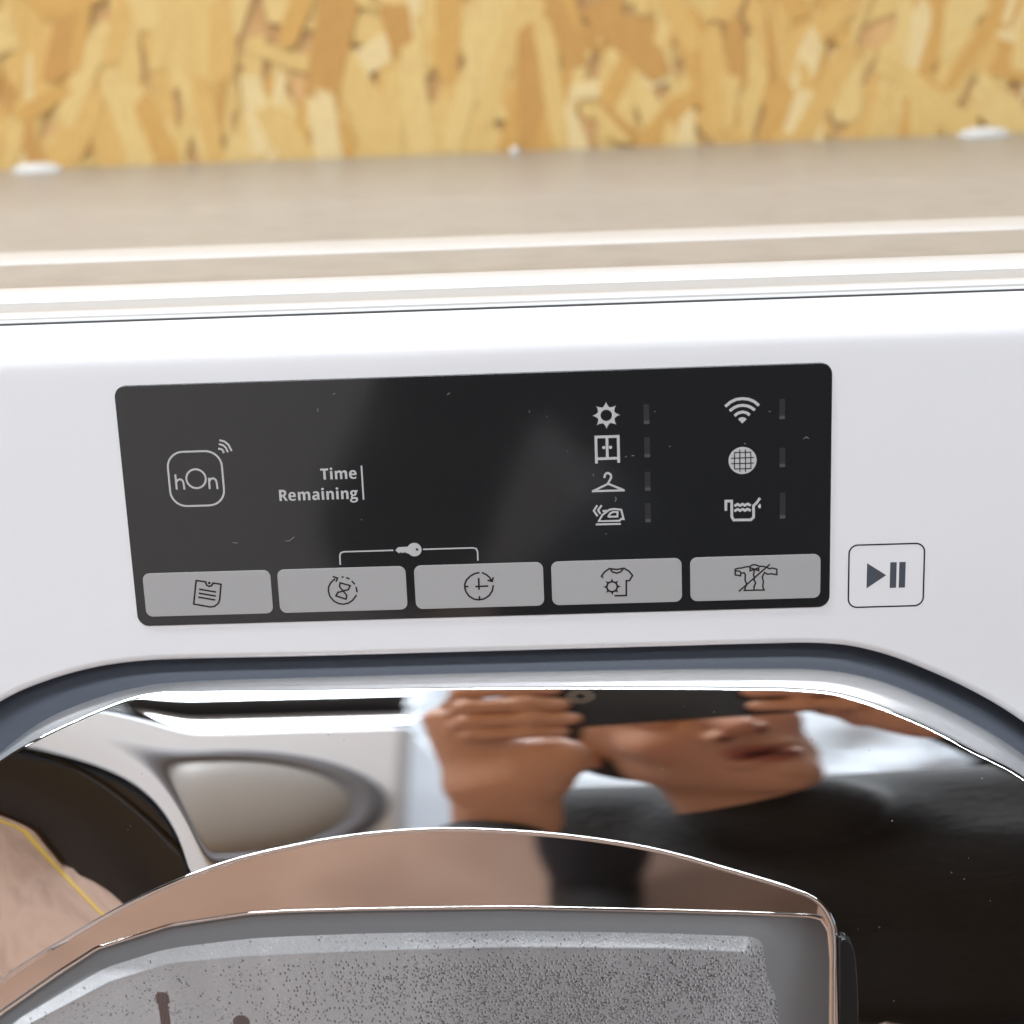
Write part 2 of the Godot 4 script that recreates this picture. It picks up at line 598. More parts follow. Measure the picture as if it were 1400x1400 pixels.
func build_dryer():
	var dr := thing("clothes_dryer", "white tumble dryer with black control panel and chrome framed round door", "tumble dryer", Vector3(0, PANEL_Y, 0))
	# finer where the photograph looks
	var f := 0.0
	while f < TAU - 0.0001:
		angles.append(f)
		f += 0.0085 if f > 0.9 and f < 2.3 else 0.035
	var c0 := curve([267, -315, 266, -215, 262, -192, 250, -170, 215, -132, 180, -97, 148.8, -69.9, 134.4, -60.3, 118.2, -52.1, 109.5, -48.6, 100.2, -46.1, 91, -45.1, 80, -44.9, 48.2, -44.9, -4.1, -44.9, -52.8, -44.9, -82, -44.7, -94.5, -44.9, -108.1, -46.4, -122.9, -50.2, -136.0, -55.7, -165, -75, -200, -107, -240, -147, -258, -172, -268, -205, -271, -315])
	var c1 := curve([252, -315, 251, -222, 246, -200, 226, -166, 195, -130, 170, -101, 149.2, -79.3, 126.5, -64.2, 108.3, -55.7, 94.3, -52.4, 68.2, -51.2, 7.8, -50.4, -53.2, -50.4, -80, -50.6, -94.2, -51.5, -109, -55.0, -124.2, -61.1, -137.8, -70.6, -160, -89, -196, -124, -231, -160, -246, -185, -252, -222, -253, -315])
	var c2 := curve([247, -315, 246, -226, 240, -203, 220, -170, 190, -136, 168, -106, 149.4, -85.7, 135, -77.2, 118.6, -67.9, 98.4, -59.7, 86, -57.8, 68.2, -56.9, 7.6, -55.0, -53.4, -54.1, -78, -53.6, -94.5, -54.0, -115.9, -61.6, -138, -73.0, -160, -92, -195, -127, -228, -162, -242, -187, -247, -225, -248, -315])
	var c3 := curve([99.5, -315, 99, -200, 98.6, -145, 98.5, -136.6, 98.2, -132.5, 97.4, -129.2, 95, -124.6, 92.5, -121.9, 88.7, -119.6, 68, -111.9, 47.3, -105.1, 26.6, -100.7, 5.9, -98.1, -14.8, -96.9, -35.7, -97.9, -56.9, -101.1, -78.4, -106.5, -100.4, -115.3, -123.1, -127.7, -146.5, -142.8, -180, -174, -205, -210, -222, -260, -227, -315], true)
	var c4 := curve([97.4, -315, 97.2, -200, 97.0, -140, 96.4, -131.5, 94.6, -127.8, 91.0, -126.8, 70, -125.4, 47, -124.1, 5, -122.0, -37.2, -121.6, -60, -121.7, -71.2, -122.2, -95, -125.5, -117.1, -132.4, -130, -140.5, -148.2, -153.0, -180, -181, -200, -215, -214, -262, -218, -315], false)
	var c4b := curve([96.4, -315, 96.2, -200, 95.9, -142, 95.2, -132.6, 93.2, -129.0, 90, -128.2, 70, -126.7, 47, -125.4, 5, -123.3, -37.2, -122.8, -60, -122.9, -71.3, -123.3, -95.1, -126.7, -116.5, -133.6, -129, -141.7, -147, -154.2, -178, -182, -198, -215, -212, -262, -216, -315], false)
	var c5 := curve([68.5, -315, 69.2, -200, 70.3, -162.3, 72, -152.7, 73.5, -143.7, 73.2, -141.0, 71.0, -139.2, 46.8, -137.4, 4.5, -135.9, -38.1, -136.1, -74.6, -137.1, -96.2, -138.9, -114, -144.3, -127.9, -151.7, -139.5, -157.8, -170, -185, -190, -215, -203, -262, -207, -315], false)

	# --- front: the flat sheet round the door, with a rounded lip, and the roll at the top
	var front := SurfaceTool.new()
	front.begin(Mesh.PRIMITIVE_TRIANGLES)
	var lim := [-302.0, -760.0, 296.0, -36.0]
	var outer := PackedVector3Array()
	for a in angles:
		var d := Vector2(cos(a), sin(a))
		var k := 1e9
		if d.x > 0.0001: k = minf(k, (lim[2] - DOOR_C.x) / d.x)
		if d.x < -0.0001: k = minf(k, (lim[0] - DOOR_C.x) / d.x)
		if d.y > 0.0001: k = minf(k, (lim[3] - DOOR_C.y) / d.y)
		if d.y < -0.0001: k = minf(k, (lim[1] - DOOR_C.y) / d.y)
		var q := DOOR_C + d * k
		outer.append(mm(q.x, q.y, 0))
	var rows := [outer]
	for q in [[2.4, 0.0], [1.9, -0.03], [1.2, -0.35], [0.6, -0.95], [0.15, -1.7], [0.0, -2.6], [0.0, -9.0], [0.4, -17.0]]:
		var row := PackedVector3Array()
		var ring := inset(c0, -q[0])
		for p in ring:
			row.append(mm(p.x, p.y, q[1]))
		rows.append(row)
	front.append_from(sheet(rows.slice(0, 2), Vector3(0, 0, 1), true), 0, Transform3D())
	front.append_from(sheet(rows.slice(1), Vector3(0, 0, 1), true), 0, Transform3D())
	rows = []
	var prof := [[-36.0, 0.0], [0.0, 0.0], [36.0, 0.0], [38.6, 0.0]]
	for i in range(1, 13):
		var g := deg_to_rad(80.0) * i / 12.0
		prof.append([38.6 + 10.6 * sin(g) * 1.0, -11.0 * (1.0 - cos(g)) * 1.08])
	prof.append([48.6, -13.5])
	prof.append([45.0, -13.6])
	for q in prof:
		var row := PackedVector3Array()
		for i in 25:
			row.append(mm(lerpf(lim[0], lim[2], i / 24.0), q[0], q[1]))
		rows.append(row)
	front.append_from(sheet(rows.slice(0, 3), Vector3(0, 0, 1)), 0, Transform3D())
	front.append_from(sheet(rows.slice(2), Vector3(0, 0.5, 1)), 0, Transform3D())
	part("front_panel", front.commit(), M.white, dr)

	# --- cabinet behind the front
	var cab := SurfaceTool.new()
	cab.begin(Mesh.PRIMITIVE_TRIANGLES)
	var s0 := chamfer_box(Vector3(0.597, 0.812, 0.43), 0.004)
	cab.append_from(s0, 0, Transform3D(Basis(), Vector3(-0.003, 0.0475 - 0.406 - 0.004, -0.2475)))
	part("cabinet", cab.commit(), M.white, dr)

	# --- lid: front rail, deck, raised band coloured white as a lamp highlight
	build_lid(dr)

	# --- door
	var door := Node3D.new()
	door.name = "door"
	dr.add_child(door, true)
	# dark gap ring
	rows = []
	var steps := 6
	for i in steps + 1:
		var t := float(i) / steps
		var row := PackedVector3Array()
		var ring := inset(c0, 0.6)
		for k in c0.size():
			var a := mm(ring[k].x, ring[k].y, -15.0)
			var b := seen_at(c1[k], -4.5)
			var q := a.lerp(b, t)
			q.z += 0.0025 * sin(PI * t)
			row.append(q)
		rows.append(row)
	part("recess_ring", sheet(rows, Vector3(0, 0, 1), true), M.slate, door)
	# satin step and the bead at the outer edge of the chrome
	var w2 := []
	for k in c2.size():
		w2.append(face_w(c2[k]))
	rows = [flank(c1, c2, w2, 0.0, 0.0), flank(c1, c2, w2, 0.06, 0.14), flank(c1, c2, w2, 0.5, 0.36), flank(c1, c2, w2, 0.92, 0.72)]
	part("edge_trim", sheet(rows, Vector3(0, 0, 1), true), M.satin, door)
	# chrome face
	rows = [flank(c1, c2, w2, 0.92, 0.72), flank(c1, c2, w2, 0.95, 0.84), flank(c1, c2, w2, 0.985, 0.95)]
	var n := 40
	var hs := []   # height of the chrome at the opening
	for k in c2.size():
		hs.append(face_w(c3[k]))
	for i in n + 1:
		var t := float(i) / n
		t = t * (0.55 + 0.45 * t)
		var row := PackedVector3Array()
		for k in c2.size():
			var p := c2[k].lerp(c3[k], t)
			row.append(seen_at(p, face_w(p)))
		rows.append(row)
	part("chrome_frame", sheet(rows, Vector3(0, 0, 1), true), M.chrome, door)
	# specks of dust on the chrome
	var sp := SurfaceTool.new()
	sp.begin(Mesh.PRIMITIVE_TRIANGLES)
	var rr := RandomNumberGenerator.new()
	rr.seed = 77
	for i in 46:
		var c := Vector2(rr.randf_range(-120, 145), rr.randf_range(-100, -60)) if i < 22 else Vector2(rr.randf_range(45, 146), rr.randf_range(-160, -85))
		if c.y > -58.0 - maxf(0.0, c.x - 85.0) * 0.5 or (c.x < 100.0 and c.y < -92.0 - absf(c.x) * 0.06) or c.x < -115.0:
			continue
		var q := seen_at(c, face_w(c) + 0.12) * 1000.0
		blob(sp, circle_pts(Vector2(q.x, q.y), rr.randf_range(0.08, 0.2), 6), q.z)
	var spk := part("dust", sp.commit(), M.dust, door)
	spk.set_meta("kind", "stuff")
	# bead round the opening
	rows = []
	var rim := inset(c3, 0.0)
	for q in [[0.0, 0.0], [0.25, 0.35], [0.7, 0.45], [1.2, 0.1], [1.5, -0.7], [1.6, -1.6]]:
		var row := PackedVector3Array()
		var ring := inset(c3, q[0])
		for k in c3.size():
			row.append(seen_at(ring[k], hs[k] + q[1] + 0.02 if q[0] < 1.55 else band_w(hs[k], ring[k])))
		rows.append(row)
	part("opening_rim", sheet(rows, Vector3(0, 0, 1), true), M.chrome, door)
	# band that turns in towards the window
	rows = []
	var ring3 := inset(c3, 1.55)
	for i in 9:
		var t := i / 8.0
		var row := PackedVector3Array()
		for k in c3.size():
			row.append(seen_at(ring3[k].lerp(c4[k], t), band_w(hs[k], ring3[k].lerp(c4[k], t))))
		rows.append(row)
	var w4 := []
	for k in c4.size():
		w4.append(band_w(hs[k], c4[k]))
	part("inner_band", sheet(rows, Vector3(0, 0, 1), true), M.chrome_band, door)
	# window: trim, sloping facet, pane
	rows = [row_at(c4, w4, 0.0), row_at(blend(c4, c4b, 0.5), w4, 0.5), row_at(c4b, w4, -0.8)]
	part("window_trim", sheet(rows, Vector3(0, 0, 1), true), M.chrome_band, door)
	make_pane_material()
	rows = [row_at(c4b, w4, -0.8), row_at(blend(c4b, c5, 0.08), w4, -1.5), row_at(blend(c4b, c5, 0.3), w4, -0.7), row_at(blend(c4b, c5, 0.55), w4, 0.3)]
	part("window_facet", sheet(rows, Vector3(0, 0, 1), true), M.facet, door)
	rows = [row_at(blend(c4b, c5, 0.55), w4, 0.3), row_at(blend(c4b, c5, 0.93), w4, 2.4), row_at(blend(c4b, c5, 0.975), w4, 2.75), row_at(c5, w4, 2.6)]
	part("window_edge", sheet(rows, Vector3(0, 0, 1), true, pane_uv(rows)), M.pane, door)
	build_pane(door, c5, w4)
	# grip
	var gp := pts([98.9, -137, 99.2, -135.9, 99.9, -135.2, 100.8, -135.3, 102.1, -136.6, 103.1, -139, 103.7, -142.5, 104.3, -150, 104.8, -163, 106, -220, 106, -330, 99.4, -330, 99.3, -200])
	var top_w := 6.0
	for k in c3.size():
		if c3[k].distance_to(Vector2(98.5, -136.6)) < 3.0:
			top_w = maxf(top_w, hs[k])
	var g3 := PackedVector2Array()
	for p in gp:
		var q := seen_at(p, top_w + 2.5) * 1000.0
		g3.append(Vector2(q.x, q.y))
	part("door_grip", plate(g3, top_w - 6.0, top_w + 2.5, 0.35), M.black_plastic, door)
	build_display(dr)
	build_start_button(dr)

func row_at(c: PackedVector2Array, w: Array, up: float) -> PackedVector3Array:
	var row := PackedVector3Array()
	for k in c.size():
		row.append(seen_at(c[k], w[k] + up))
	return row

func blend(a: PackedVector2Array, b: PackedVector2Array, t: float) -> PackedVector2Array:
	var out: PackedVector2Array = []
	for i in a.size():
		out.append(a[i].lerp(b[i], t))
	return out

func band_w(h: float, p: Vector2) -> float:   # the band inside the opening: one flat mirror, leaning slightly down
	return 11.0 + (p.y + 97.0) * 0.085

func flank(c1: PackedVector2Array, c2: PackedVector2Array, w2: Array, t: float, up: float) -> PackedVector3Array:
	var row := PackedVector3Array()
	for k in c1.size():
		row.append(seen_at(c1[k].lerp(c2[k], t), lerpf(-4.5, w2[k], up)))
	return row

func build_pane(door: Node3D, c5: PackedVector2Array, w4: Array):
	var w := 0.0
	for k in c5.size():
		w = maxf(w, w4[k]) if absf(c5[k].x) < 20 and c5[k].y > -200 else w
	var st := SurfaceTool.new()
	st.begin(Mesh.PRIMITIVE_TRIANGLES)
	var rows := [row_at(c5, w4, 2.6)]
	var ctr := Vector2(-60, -330)
	for t in [0.03, 0.2, 0.5, 0.999]:
		var row := PackedVector3Array()
		for k in c5.size():
			row.append(seen_at(c5[k].lerp(ctr, t), lerpf(w4[k] + 2.5, 4.0, t)))
		rows.append(row)
	part("window_glass", sheet(rows, Vector3(0, 0, 1), true, pane_uv(rows)), M.pane, door)

func pane_uv(rows: Array) -> Array:
	var uvs := []
	for r in rows:
		var u := PackedVector2Array()
		for q in r:
			u.append(Vector2((q.x * 1000.0 + 170.0) / 270.0, (-q.y * 1000.0 - 110.0) / 67.5))
		uvs.append(u)
	return uvs

func make_pane_material():
	M.pane = std(Color(1, 1, 1), 0.2)
	M.pane.metallic_specular = 0.4
	var im := droplets()
	M.pane.albedo_texture = ImageTexture.create_from_image(im[0])
	M.pane.heightmap_enabled = true
	M.pane.heightmap_texture = ImageTexture.create_from_image(im[1])
	M.pane.heightmap_scale = 0.012

func droplets() -> Array:   # condensation on the glass: clouded grey with clear dark specks between the drops, and a run
	var W := 2048
	var H := 512
	var im := Image.create(W, H, false, Image.FORMAT_RGB8)
	var hm := Image.create(W, H, false, Image.FORMAT_RGB8)
	im.fill(Color(0.60, 0.60, 0.605))
	hm.fill(Color(0.5, 0.5, 0.5))
	var n := FastNoiseLite.new()
	n.seed = 3
	n.frequency = 0.012
	for x in W:
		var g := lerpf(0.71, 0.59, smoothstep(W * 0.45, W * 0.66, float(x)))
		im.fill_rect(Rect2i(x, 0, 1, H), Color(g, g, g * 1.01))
	for i in 80000:
		var x := rng.randi_range(2, W - 4)
		var y := rng.randi_range(2, H - 4)
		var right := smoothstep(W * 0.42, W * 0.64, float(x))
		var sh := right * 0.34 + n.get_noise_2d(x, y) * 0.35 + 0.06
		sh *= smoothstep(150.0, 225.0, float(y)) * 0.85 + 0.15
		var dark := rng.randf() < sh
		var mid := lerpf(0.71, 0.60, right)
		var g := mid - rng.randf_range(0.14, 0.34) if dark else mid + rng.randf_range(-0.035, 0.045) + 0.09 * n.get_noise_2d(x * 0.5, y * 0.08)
		var c := Color(g, g, g * 1.01)
		var sx := rng.randi_range(1, 3)
		var sy := rng.randi_range(2, 4)
		im.fill_rect(Rect2i(x, y, sx, sy), c)
		if dark:
			im.fill_rect(Rect2i(x + 1, y + 1, sx, sy), c)
			im.fill_rect(Rect2i(x, y - 1, sx, 1), Color(mid + 0.14, mid + 0.14, mid + 0.15))
		var h := rng.randf_range(0.3, 0.9)
		hm.fill_rect(Rect2i(x, y, sx, sy), Color(h, h, h))
	for gy in range(158, H - 8, 9):
		for gx in range(int(W * 0.2), W - 8, 10):
			var part_ := smoothstep(W * 0.2, W * 0.66, float(gx)) * (0.55 + 0.5 * n.get_noise_2d(gx * 0.6, gy)) * smoothstep(150.0, 230.0, float(gy) + 30.0)
			if rng.randf() < part_:
				var x := gx + rng.randi_range(-2, 2) + (5 if (gy / 9) % 2 == 1 else 0)
				var y := gy + rng.randi_range(-2, 2)
				var d := rng.randf_range(0.24, 0.42)
				im.fill_rect(Rect2i(x, y, 3, 5), Color(d, d, d * 1.02))
				im.fill_rect(Rect2i(x + 3, y - 1, 2, 5), Color(0.76, 0.76, 0.77))
				hm.fill_rect(Rect2i(x, y, 4, 5), Color(0.85, 0.85, 0.85))
	# a drop that has run down, clearing the glass
	var dx := 0.0
	for y in range(238, H):
		dx += rng.randf_range(-0.35, 0.4)
		var hw := 15.0 if y < 268 else 11.0
		if y < 250:
			hw = sqrt(maxf(0.0, 144.0 - pow(250.0 - y, 2.0))) * 1.25
		for x in range(int(560 + dx * 0.5 - hw), int(560 + dx * 0.5 + hw)):
			var e := 0.36 + 0.02 * sin(x * 0.7 + y * 0.13)
			im.set_pixel(x, y, Color(e + 0.05, e, e - 0.01))
			hm.set_pixel(x, y, Color(0.5, 0.5, 0.5))
	for y in range(300, H):
		for x in range(728 - 20, 728 + 20):
			if Vector2(x - 728, (y - 318) if y < 318 else 0).length() < 19:
				im.set_pixel(x, y, Color(0.41, 0.375, 0.365))
	return [im, hm]

func build_lid(dr: Node3D):
	var lid := Node3D.new()
	lid.name = "lid"
	dr.add_child(lid, true)
	var x0 := -0.3025
	var x1 := 0.2965
	var prof_part := func(called: String, pr: Array, mat: Material):
		var rows := []
		for q in pr:
			var row := PackedVector3Array()
			for i in 13:
				row.append(Vector3(lerpf(x0, x1, i / 12.0), q[1], q[0]))
			rows.append(row)
		part(called, sheet(rows, Vector3(0, 1, 0.4)), mat, lid)
	prof_part.call("gap_shade_strip", [[-0.0130, 0.0460], [-0.0102, 0.0486], [-0.0106, 0.0493], [-0.0113, 0.0494]], M.rubber_and_gap_shade)  # black strip painting the shade in the gap under the lid
	prof_part.call("front_rail", [[-0.0150, 0.0440], [-0.0122, 0.0462], [-0.01125, 0.04935], [-0.0113, 0.0496], [-0.0118, 0.0501]], M.lid_white_and_glint)
	prof_part.call("rail_step", [[-0.0119, 0.04985], [-0.0126, 0.0503], [-0.0128, 0.0505]], M.seam)
	prof_part.call("rail_bead", [[-0.0128, 0.05045], [-0.0134, 0.0511], [-0.0148, 0.0515], [-0.0163, 0.0516], [-0.0175, 0.0512]], M.lid_white_and_glint)
	prof_part.call("rail_channel", [[-0.0176, 0.05115], [-0.0195, 0.0510], [-0.026, 0.05115], [-0.0310, 0.0516]], M.channel)
	prof_part.call("deck_border", [[-0.0311, 0.05165], [-0.0335, 0.0532], [-0.0365, 0.05405], [-0.0400, 0.0544], [-0.0425, 0.0544]], M.lid_white_and_glint)
	prof_part.call("deck_front", [[-0.0426, 0.05435], [-0.0445, 0.0539], [-0.06, 0.0537], [-0.0980, 0.0537]], M.taupe)
	prof_part.call("deck_glint_band", [[-0.0981, 0.0537], [-0.1010, 0.0544], [-0.1060, 0.0549], [-0.116, 0.0550], [-0.1215, 0.0549], [-0.1235, 0.0545]], M.lid_white_and_glint)  # the lamp highlight along the ridge, painted in as white
	prof_part.call("deck_top", [[-0.1236, 0.0545], [-0.135, 0.05435], [-0.25, 0.0543], [-0.474, 0.0543], [-0.476, 0.050], [-0.476, 0.03]], M.taupe)
	for s in [-1, 1]:
		var o := part("corner_cap", ellipsoid_mesh(1, 2), M.cap, lid)
		o.transform = Transform3D(Basis.from_scale(Vector3(0.0135, 0.0040, 0.006)), Vector3(-0.003 + s * 0.243, 0.0545, -0.462))
	var sc := part("screw_head", ellipsoid_mesh(1, 2), M.lid_white_and_glint, lid)
	sc.transform = Transform3D(Basis.from_scale(Vector3(0.0026, 0.002, 0.0026)), Vector3(0.0015, 0.0552, -0.464))

func build_display(dr: Node3D):
	var d := Node3D.new()
	d.name = "control_panel"
	dr.add_child(d, true)
	part("glass_cover", plate(rounded(-94.7, -33.9, 94.9, 33.7, 3.2), -0.5, 0.30, 0.22), M.glass_black, d)
	for b in [[-92.1, -57.0], [-55.1, -20.0], [-17.7, 17.4], [19.6, 54.9], [57.2, 92.3]]:
		part("touch_button", plate(rounded(b[0], -31.15, b[1], -18.65, 1.9), 0.1, 0.36, 0.05), M.button, d)
	# pale print on the black glass
	var z := 0.312
	icon(d, "app_logo", z, M.print_grey, [closed_line(rounded(-82.25, 0.1, -67.65, 15.2, 4.3)), circle_line(Vector2(-74.93, 7.65), 2.62),
		[-80.43, 8.87, -80.40, 4.95], [-80.42, 6.79, -79.86, 7.50, -79.14, 7.63, -78.56, 7.21, -78.40, 6.41, -78.35, 4.88], [-71.44, 7.63, -71.49, 4.82],
		[-71.41, 6.83, -70.90, 7.53, -70.19, 7.62, -69.61, 7.09, -69.45, 6.28, -69.38, 4.76], [-68.09, 15.76, -67.34, 15.53, -66.98, 15.20, -66.87, 14.65],
		[-67.84, 16.97, -66.86, 16.67, -66.21, 16.05, -65.77, 14.85], [-67.59, 18.03, -66.39, 17.67, -65.38, 16.74, -64.74, 15.13]], 0.52)
	text(d, "Time", -31.62, 6.3, 3.08, 9.7, z)
	text(d, "Remaining", -31.62, 0.72, 3.12, 21.25, z)
	icon(d, "divider_line", z, M.print_grey, [[-30.18, 9.72, -30.18, 0.53]], 0.45)
	icon(d, "key_lock_mark", z, M.print_grey, [[-37.67, -17.67, -37.63, -15.15, -37.33, -14.4, -36.43, -14.11, -23.12, -14.11], [-14.83, -14.08, -1.41, -14.08, -0.49, -14.34, -0.15, -15.16, -0.18, -17.61]], 0.40,
		[pts([-22.44, -14.15, -21.67, -13.26, -19.16, -13.20, -18.52, -12.96, -18.65, -15.24, -19.26, -15.06, -20.03, -14.71, -20.51, -15.02, -20.96, -14.68, -21.51, -14.99]), circle_pts(Vector2(-17.24, -14.08), 1.93)])
	icon(d, "key_hole", z + 0.03, M.print_black, [], 0.3, [circle_pts(Vector2(-16.55, -14.05), 0.36, 14)])
	var sun := []
	for i in 48:
		var a := TAU * i / 48.0
		var s := i % 6
		var r := 2.35 if s in [2, 3, 4] else (3.55 if s == 0 else 2.55)
		sun.append(35.55 + cos(a) * r)
		sun.append(21.47 + sin(a) * r)
	icon(d, "sun_symbol", z, M.print_grey, [circle_line(Vector2(35.55, 21.47), 1.95)], 0.85, star_points(Vector2(35.55, 21.47), 2.3, 3.68, 0.72))
	icon(d, "wardrobe_symbol", z, M.print_grey, [[32.62, 8.64, 32.65, 15.66, 38.55, 15.64, 38.55, 8.66], [32.8, 9.69, 38.3, 9.69], [35.56, 15.3, 35.56, 10.0]], 0.74, [circle_pts(Vector2(34.68, 12.72), 0.44, 14), circle_pts(Vector2(36.45, 12.72), 0.44, 14)])
	icon(d, "hanger_symbol", z, M.print_grey, [[34.64, 4.53, 34.83, 5.25, 35.25, 5.67, 35.81, 5.65, 36.36, 5.20, 36.45, 4.48, 36.11, 3.77, 35.64, 2.98], [31.63, 0.85, 35.60, 2.72, 39.62, 0.87], [31.36, 0.78, 39.82, 0.78]], 0.56)
	icon(d, "steam_iron_symbol", z, M.print_grey, [[32.45, -3.31, 31.57, -4.67, 32.45, -6.08], [33.61, -3.34, 32.76, -4.56, 33.23, -5.45],
		[34.09, -4.82, 35.28, -4.78, 35.99, -4.44, 37.12, -4.33, 38.93, -4.61, 39.51, -7.26, 38.88, -7.16, 38.44, -7.66, 32.83, -7.63, 33.85, -5.91, 35.18, -4.9],
		[35.46, -6.32, 35.97, -5.54, 36.82, -5.12, 37.94, -5.23, 37.84, -6.47, 35.66, -6.48, 35.46, -6.32], [32.17, -8.52, 38.57, -8.55]], 0.54)
	icon(d, "wifi_symbol", z, M.print_grey, [[67.07, 22.96, 68.28, 23.97, 69.79, 24.63, 71.44, 24.78, 73.08, 24.56, 74.45, 23.92, 75.55, 22.96], [68.25, 21.72, 69.24, 22.46, 70.34, 22.88, 71.44, 22.98, 72.67, 22.80, 73.63, 22.36, 74.48, 21.73],
		[69.50, 20.36, 70.19, 20.90, 71.43, 21.21, 72.53, 20.92, 73.15, 20.40]], 0.78, [pts([70.26, 19.25, 70.74, 19.66, 71.43, 19.81, 72.04, 19.62, 72.53, 19.25, 71.35, 18.08])])
	icon(d, "filter_symbol", z, M.print_grey, [], 0.3, [circle_pts(Vector2(71.4, 7.98), 3.72, 40)])
	icon(d, "filter_grid", z + 0.03, M.print_black, [[69.27, 10.21, 73.58, 10.21, 73.62, 5.72, 69.25, 5.72, 69.27, 10.21], [70.68, 10.93, 70.70, 5.00], [72.17, 10.97, 72.19, 4.95], [68.47, 8.70, 74.33, 8.71], [68.51, 7.19, 74.33, 7.20]], 0.28)
	icon(d, "water_tank_symbol", z, M.print_grey, [[66.91, -5.57, 66.93, -3.10, 68.47, -3.12, 68.50, -7.55, 69.03, -8.44, 73.56, -8.50, 74.31, -7.82, 74.31, -4.58, 75.07, -3.91, 75.90, -2.71],
		[69.38, -4.42, 70.05, -4.03, 70.72, -4.45, 71.39, -4.05, 71.97, -4.45, 72.73, -4.03, 73.39, -4.44], [69.37, -5.84, 70.05, -5.45, 70.71, -5.86, 71.39, -5.47, 71.97, -5.88, 72.72, -5.46, 73.39, -5.86]], 0.72,
		[pts([75.99, -4.02, 76.29, -4.64, 76.24, -5.25, 75.90, -5.42, 75.57, -5.23, 75.48, -4.70])])
	# dim indicator slots
	for q in [[46.15, 24.0, 18.7], [46.17, 15.1, 9.6], [46.14, 5.65, 0.4], [46.06, -3.05, -8.4], [81.85, 24.3, 18.85], [81.95, 11.1, 5.75], [82.05, -1.3, -8.5]]:
		part("indicator_light", plate(rounded(q[0] - 0.76, q[2], q[0] + 0.76, q[1], 0.2, 2), 0.2, 0.309, 0.02), M.led, d)
		part("indicator_foot", plate(rounded(q[0] - 0.74, q[2] + 0.08, q[0] + 0.74, q[2] + 0.95, 0.2, 2), 0.2, 0.318, 0.02), M.led_foot, d)
	# dark print on the grey keys
	z = 0.372
	icon(d, "program_note_symbol", z, M.print_black, [[-74.78, -21.54, -77.46, -21.06, -78.72, -27.82, -74.20, -28.81, -72.97, -28.63, -71.89, -27.76, -71.44, -26.71, -70.72, -22.35, -72.90, -21.92], [-74.86, -21.86, -74.66, -22.50, -73.99, -22.88, -73.26, -22.59, -72.90, -21.97],
		[-76.72, -23.59, -72.37, -24.52], [-76.93, -24.75, -72.52, -25.68], [-77.18, -25.88, -72.81, -26.78]], 0.46, [circle_pts(Vector2(-73.9, -21.89), 0.38, 14)])
	icon(d, "hourglass_symbol", z, M.print_black, [[-39.43, -21.78, -40.60, -22.79, -41.28, -24.03, -41.42, -25.29, -41.07, -26.78, -40.15, -28.08, -38.89, -28.86, -37.60, -29.11, -36.18, -28.83, -34.92, -28.02, -33.88, -26.68], [-39.83, -21.08, -38.66, -21.54, -39.10, -22.47],
		[-37.44, -21.29, -37.09, -21.28], [-36.15, -21.54, -35.52, -21.81], [-34.77, -22.60, -34.12, -23.36], [-33.73, -24.31, -33.61, -25.63], [-38.05, -22.92, -35.35, -23.79, -35.92, -24.93, -37.45, -25.25, -38.27, -24.02, -38.05, -22.92], [-39.45, -26.62, -36.75, -27.65, -36.48, -26.60, -37.35, -25.31, -38.83, -25.63, -39.45, -26.62]], 0.45)
	icon(d, "delay_clock_symbol", z, M.print_black, [[-0.02, -21.16, -1.13, -21.37, -2.35, -22.01, -3.50, -23.08, -4.03, -24.32, -4.10, -25.37, -3.81, -26.53, -3.02, -27.82, -1.76, -28.70, -0.37, -28.96, 1.15, -28.68, 2.48, -27.78, 3.39, -26.44, 3.70, -24.97],
		[0.87, -21.22, 1.94, -21.78, 2.71, -22.53, 3.30, -23.5], [2.32, -23.44, 3.45, -23.76, 3.75, -22.72], [-0.19, -22.81, -0.23, -25.91], [-1.05, -25.11, 2.20, -25.05], [-3.94, -25.03, -3.24, -25.03], [-0.20, -28.01, -0.24, -28.75]], 0.47)
	icon(d, "shirt_and_sun_symbol", z, M.print_black, [[33.55, -23.58, 33.16, -23.20, 34.04, -22.02, 35.35, -21.07, 37.32, -21.41, 39.31, -21.09, 40.68, -22.02, 41.59, -23.25, 40.72, -24.68, 39.88, -24.66, 39.79, -28.90, 36.71, -28.91], [35.69, -21.29, 36.12, -22.03, 37.30, -22.44, 38.40, -22.10, 39.01, -21.39],
		circle_line(Vector2(35.97, -26.27), 1.42)], 0.46, star_points(Vector2(35.97, -26.27), 1.5, 2.5, 0.42))
	icon(d, "creased_shirt_symbol", z, M.print_black, [[69.33, -22.30, 70.29, -22.03, 71.17, -22.00, 72.19, -21.72, 73.14, -21.69, 73.96, -21.24, 74.72, -21.17, 75.74, -21.63, 77.00, -21.74, 77.89, -22.03, 78.52, -22.45, 79.28, -22.25, 80.55, -22.65, 80.55, -24.19, 79.03, -23.87, 78.02, -24.00, 77.26, -23.48, 76.62, -24.74, 76.94, -26.09, 76.75, -27.43, 77.13, -28.45, 71.79, -28.42, 72.43, -26.62, 71.99, -25.53, 72.06, -23.93, 71.74, -23.38, 70.85, -23.49, 70.79, -24.22, 69.33, -23.91, 69.33, -22.30],
		[69.33, -22.77, 70.54, -22.88, 70.85, -23.49], [73.33, -21.96, 73.33, -22.89, 75.67, -22.10, 75.67, -22.90, 73.33, -21.96], [74.53, -22.40, 74.28, -23.99, 74.47, -24.80, 74.40, -25.47, 74.85, -26.43, 74.40, -27.35, 74.40, -28.36], [70.39, -28.58, 78.59, -21.25]], 0.42)
	# dust and lint on the glass
	var st := SurfaceTool.new()
	st.begin(Mesh.PRIMITIVE_TRIANGLES)
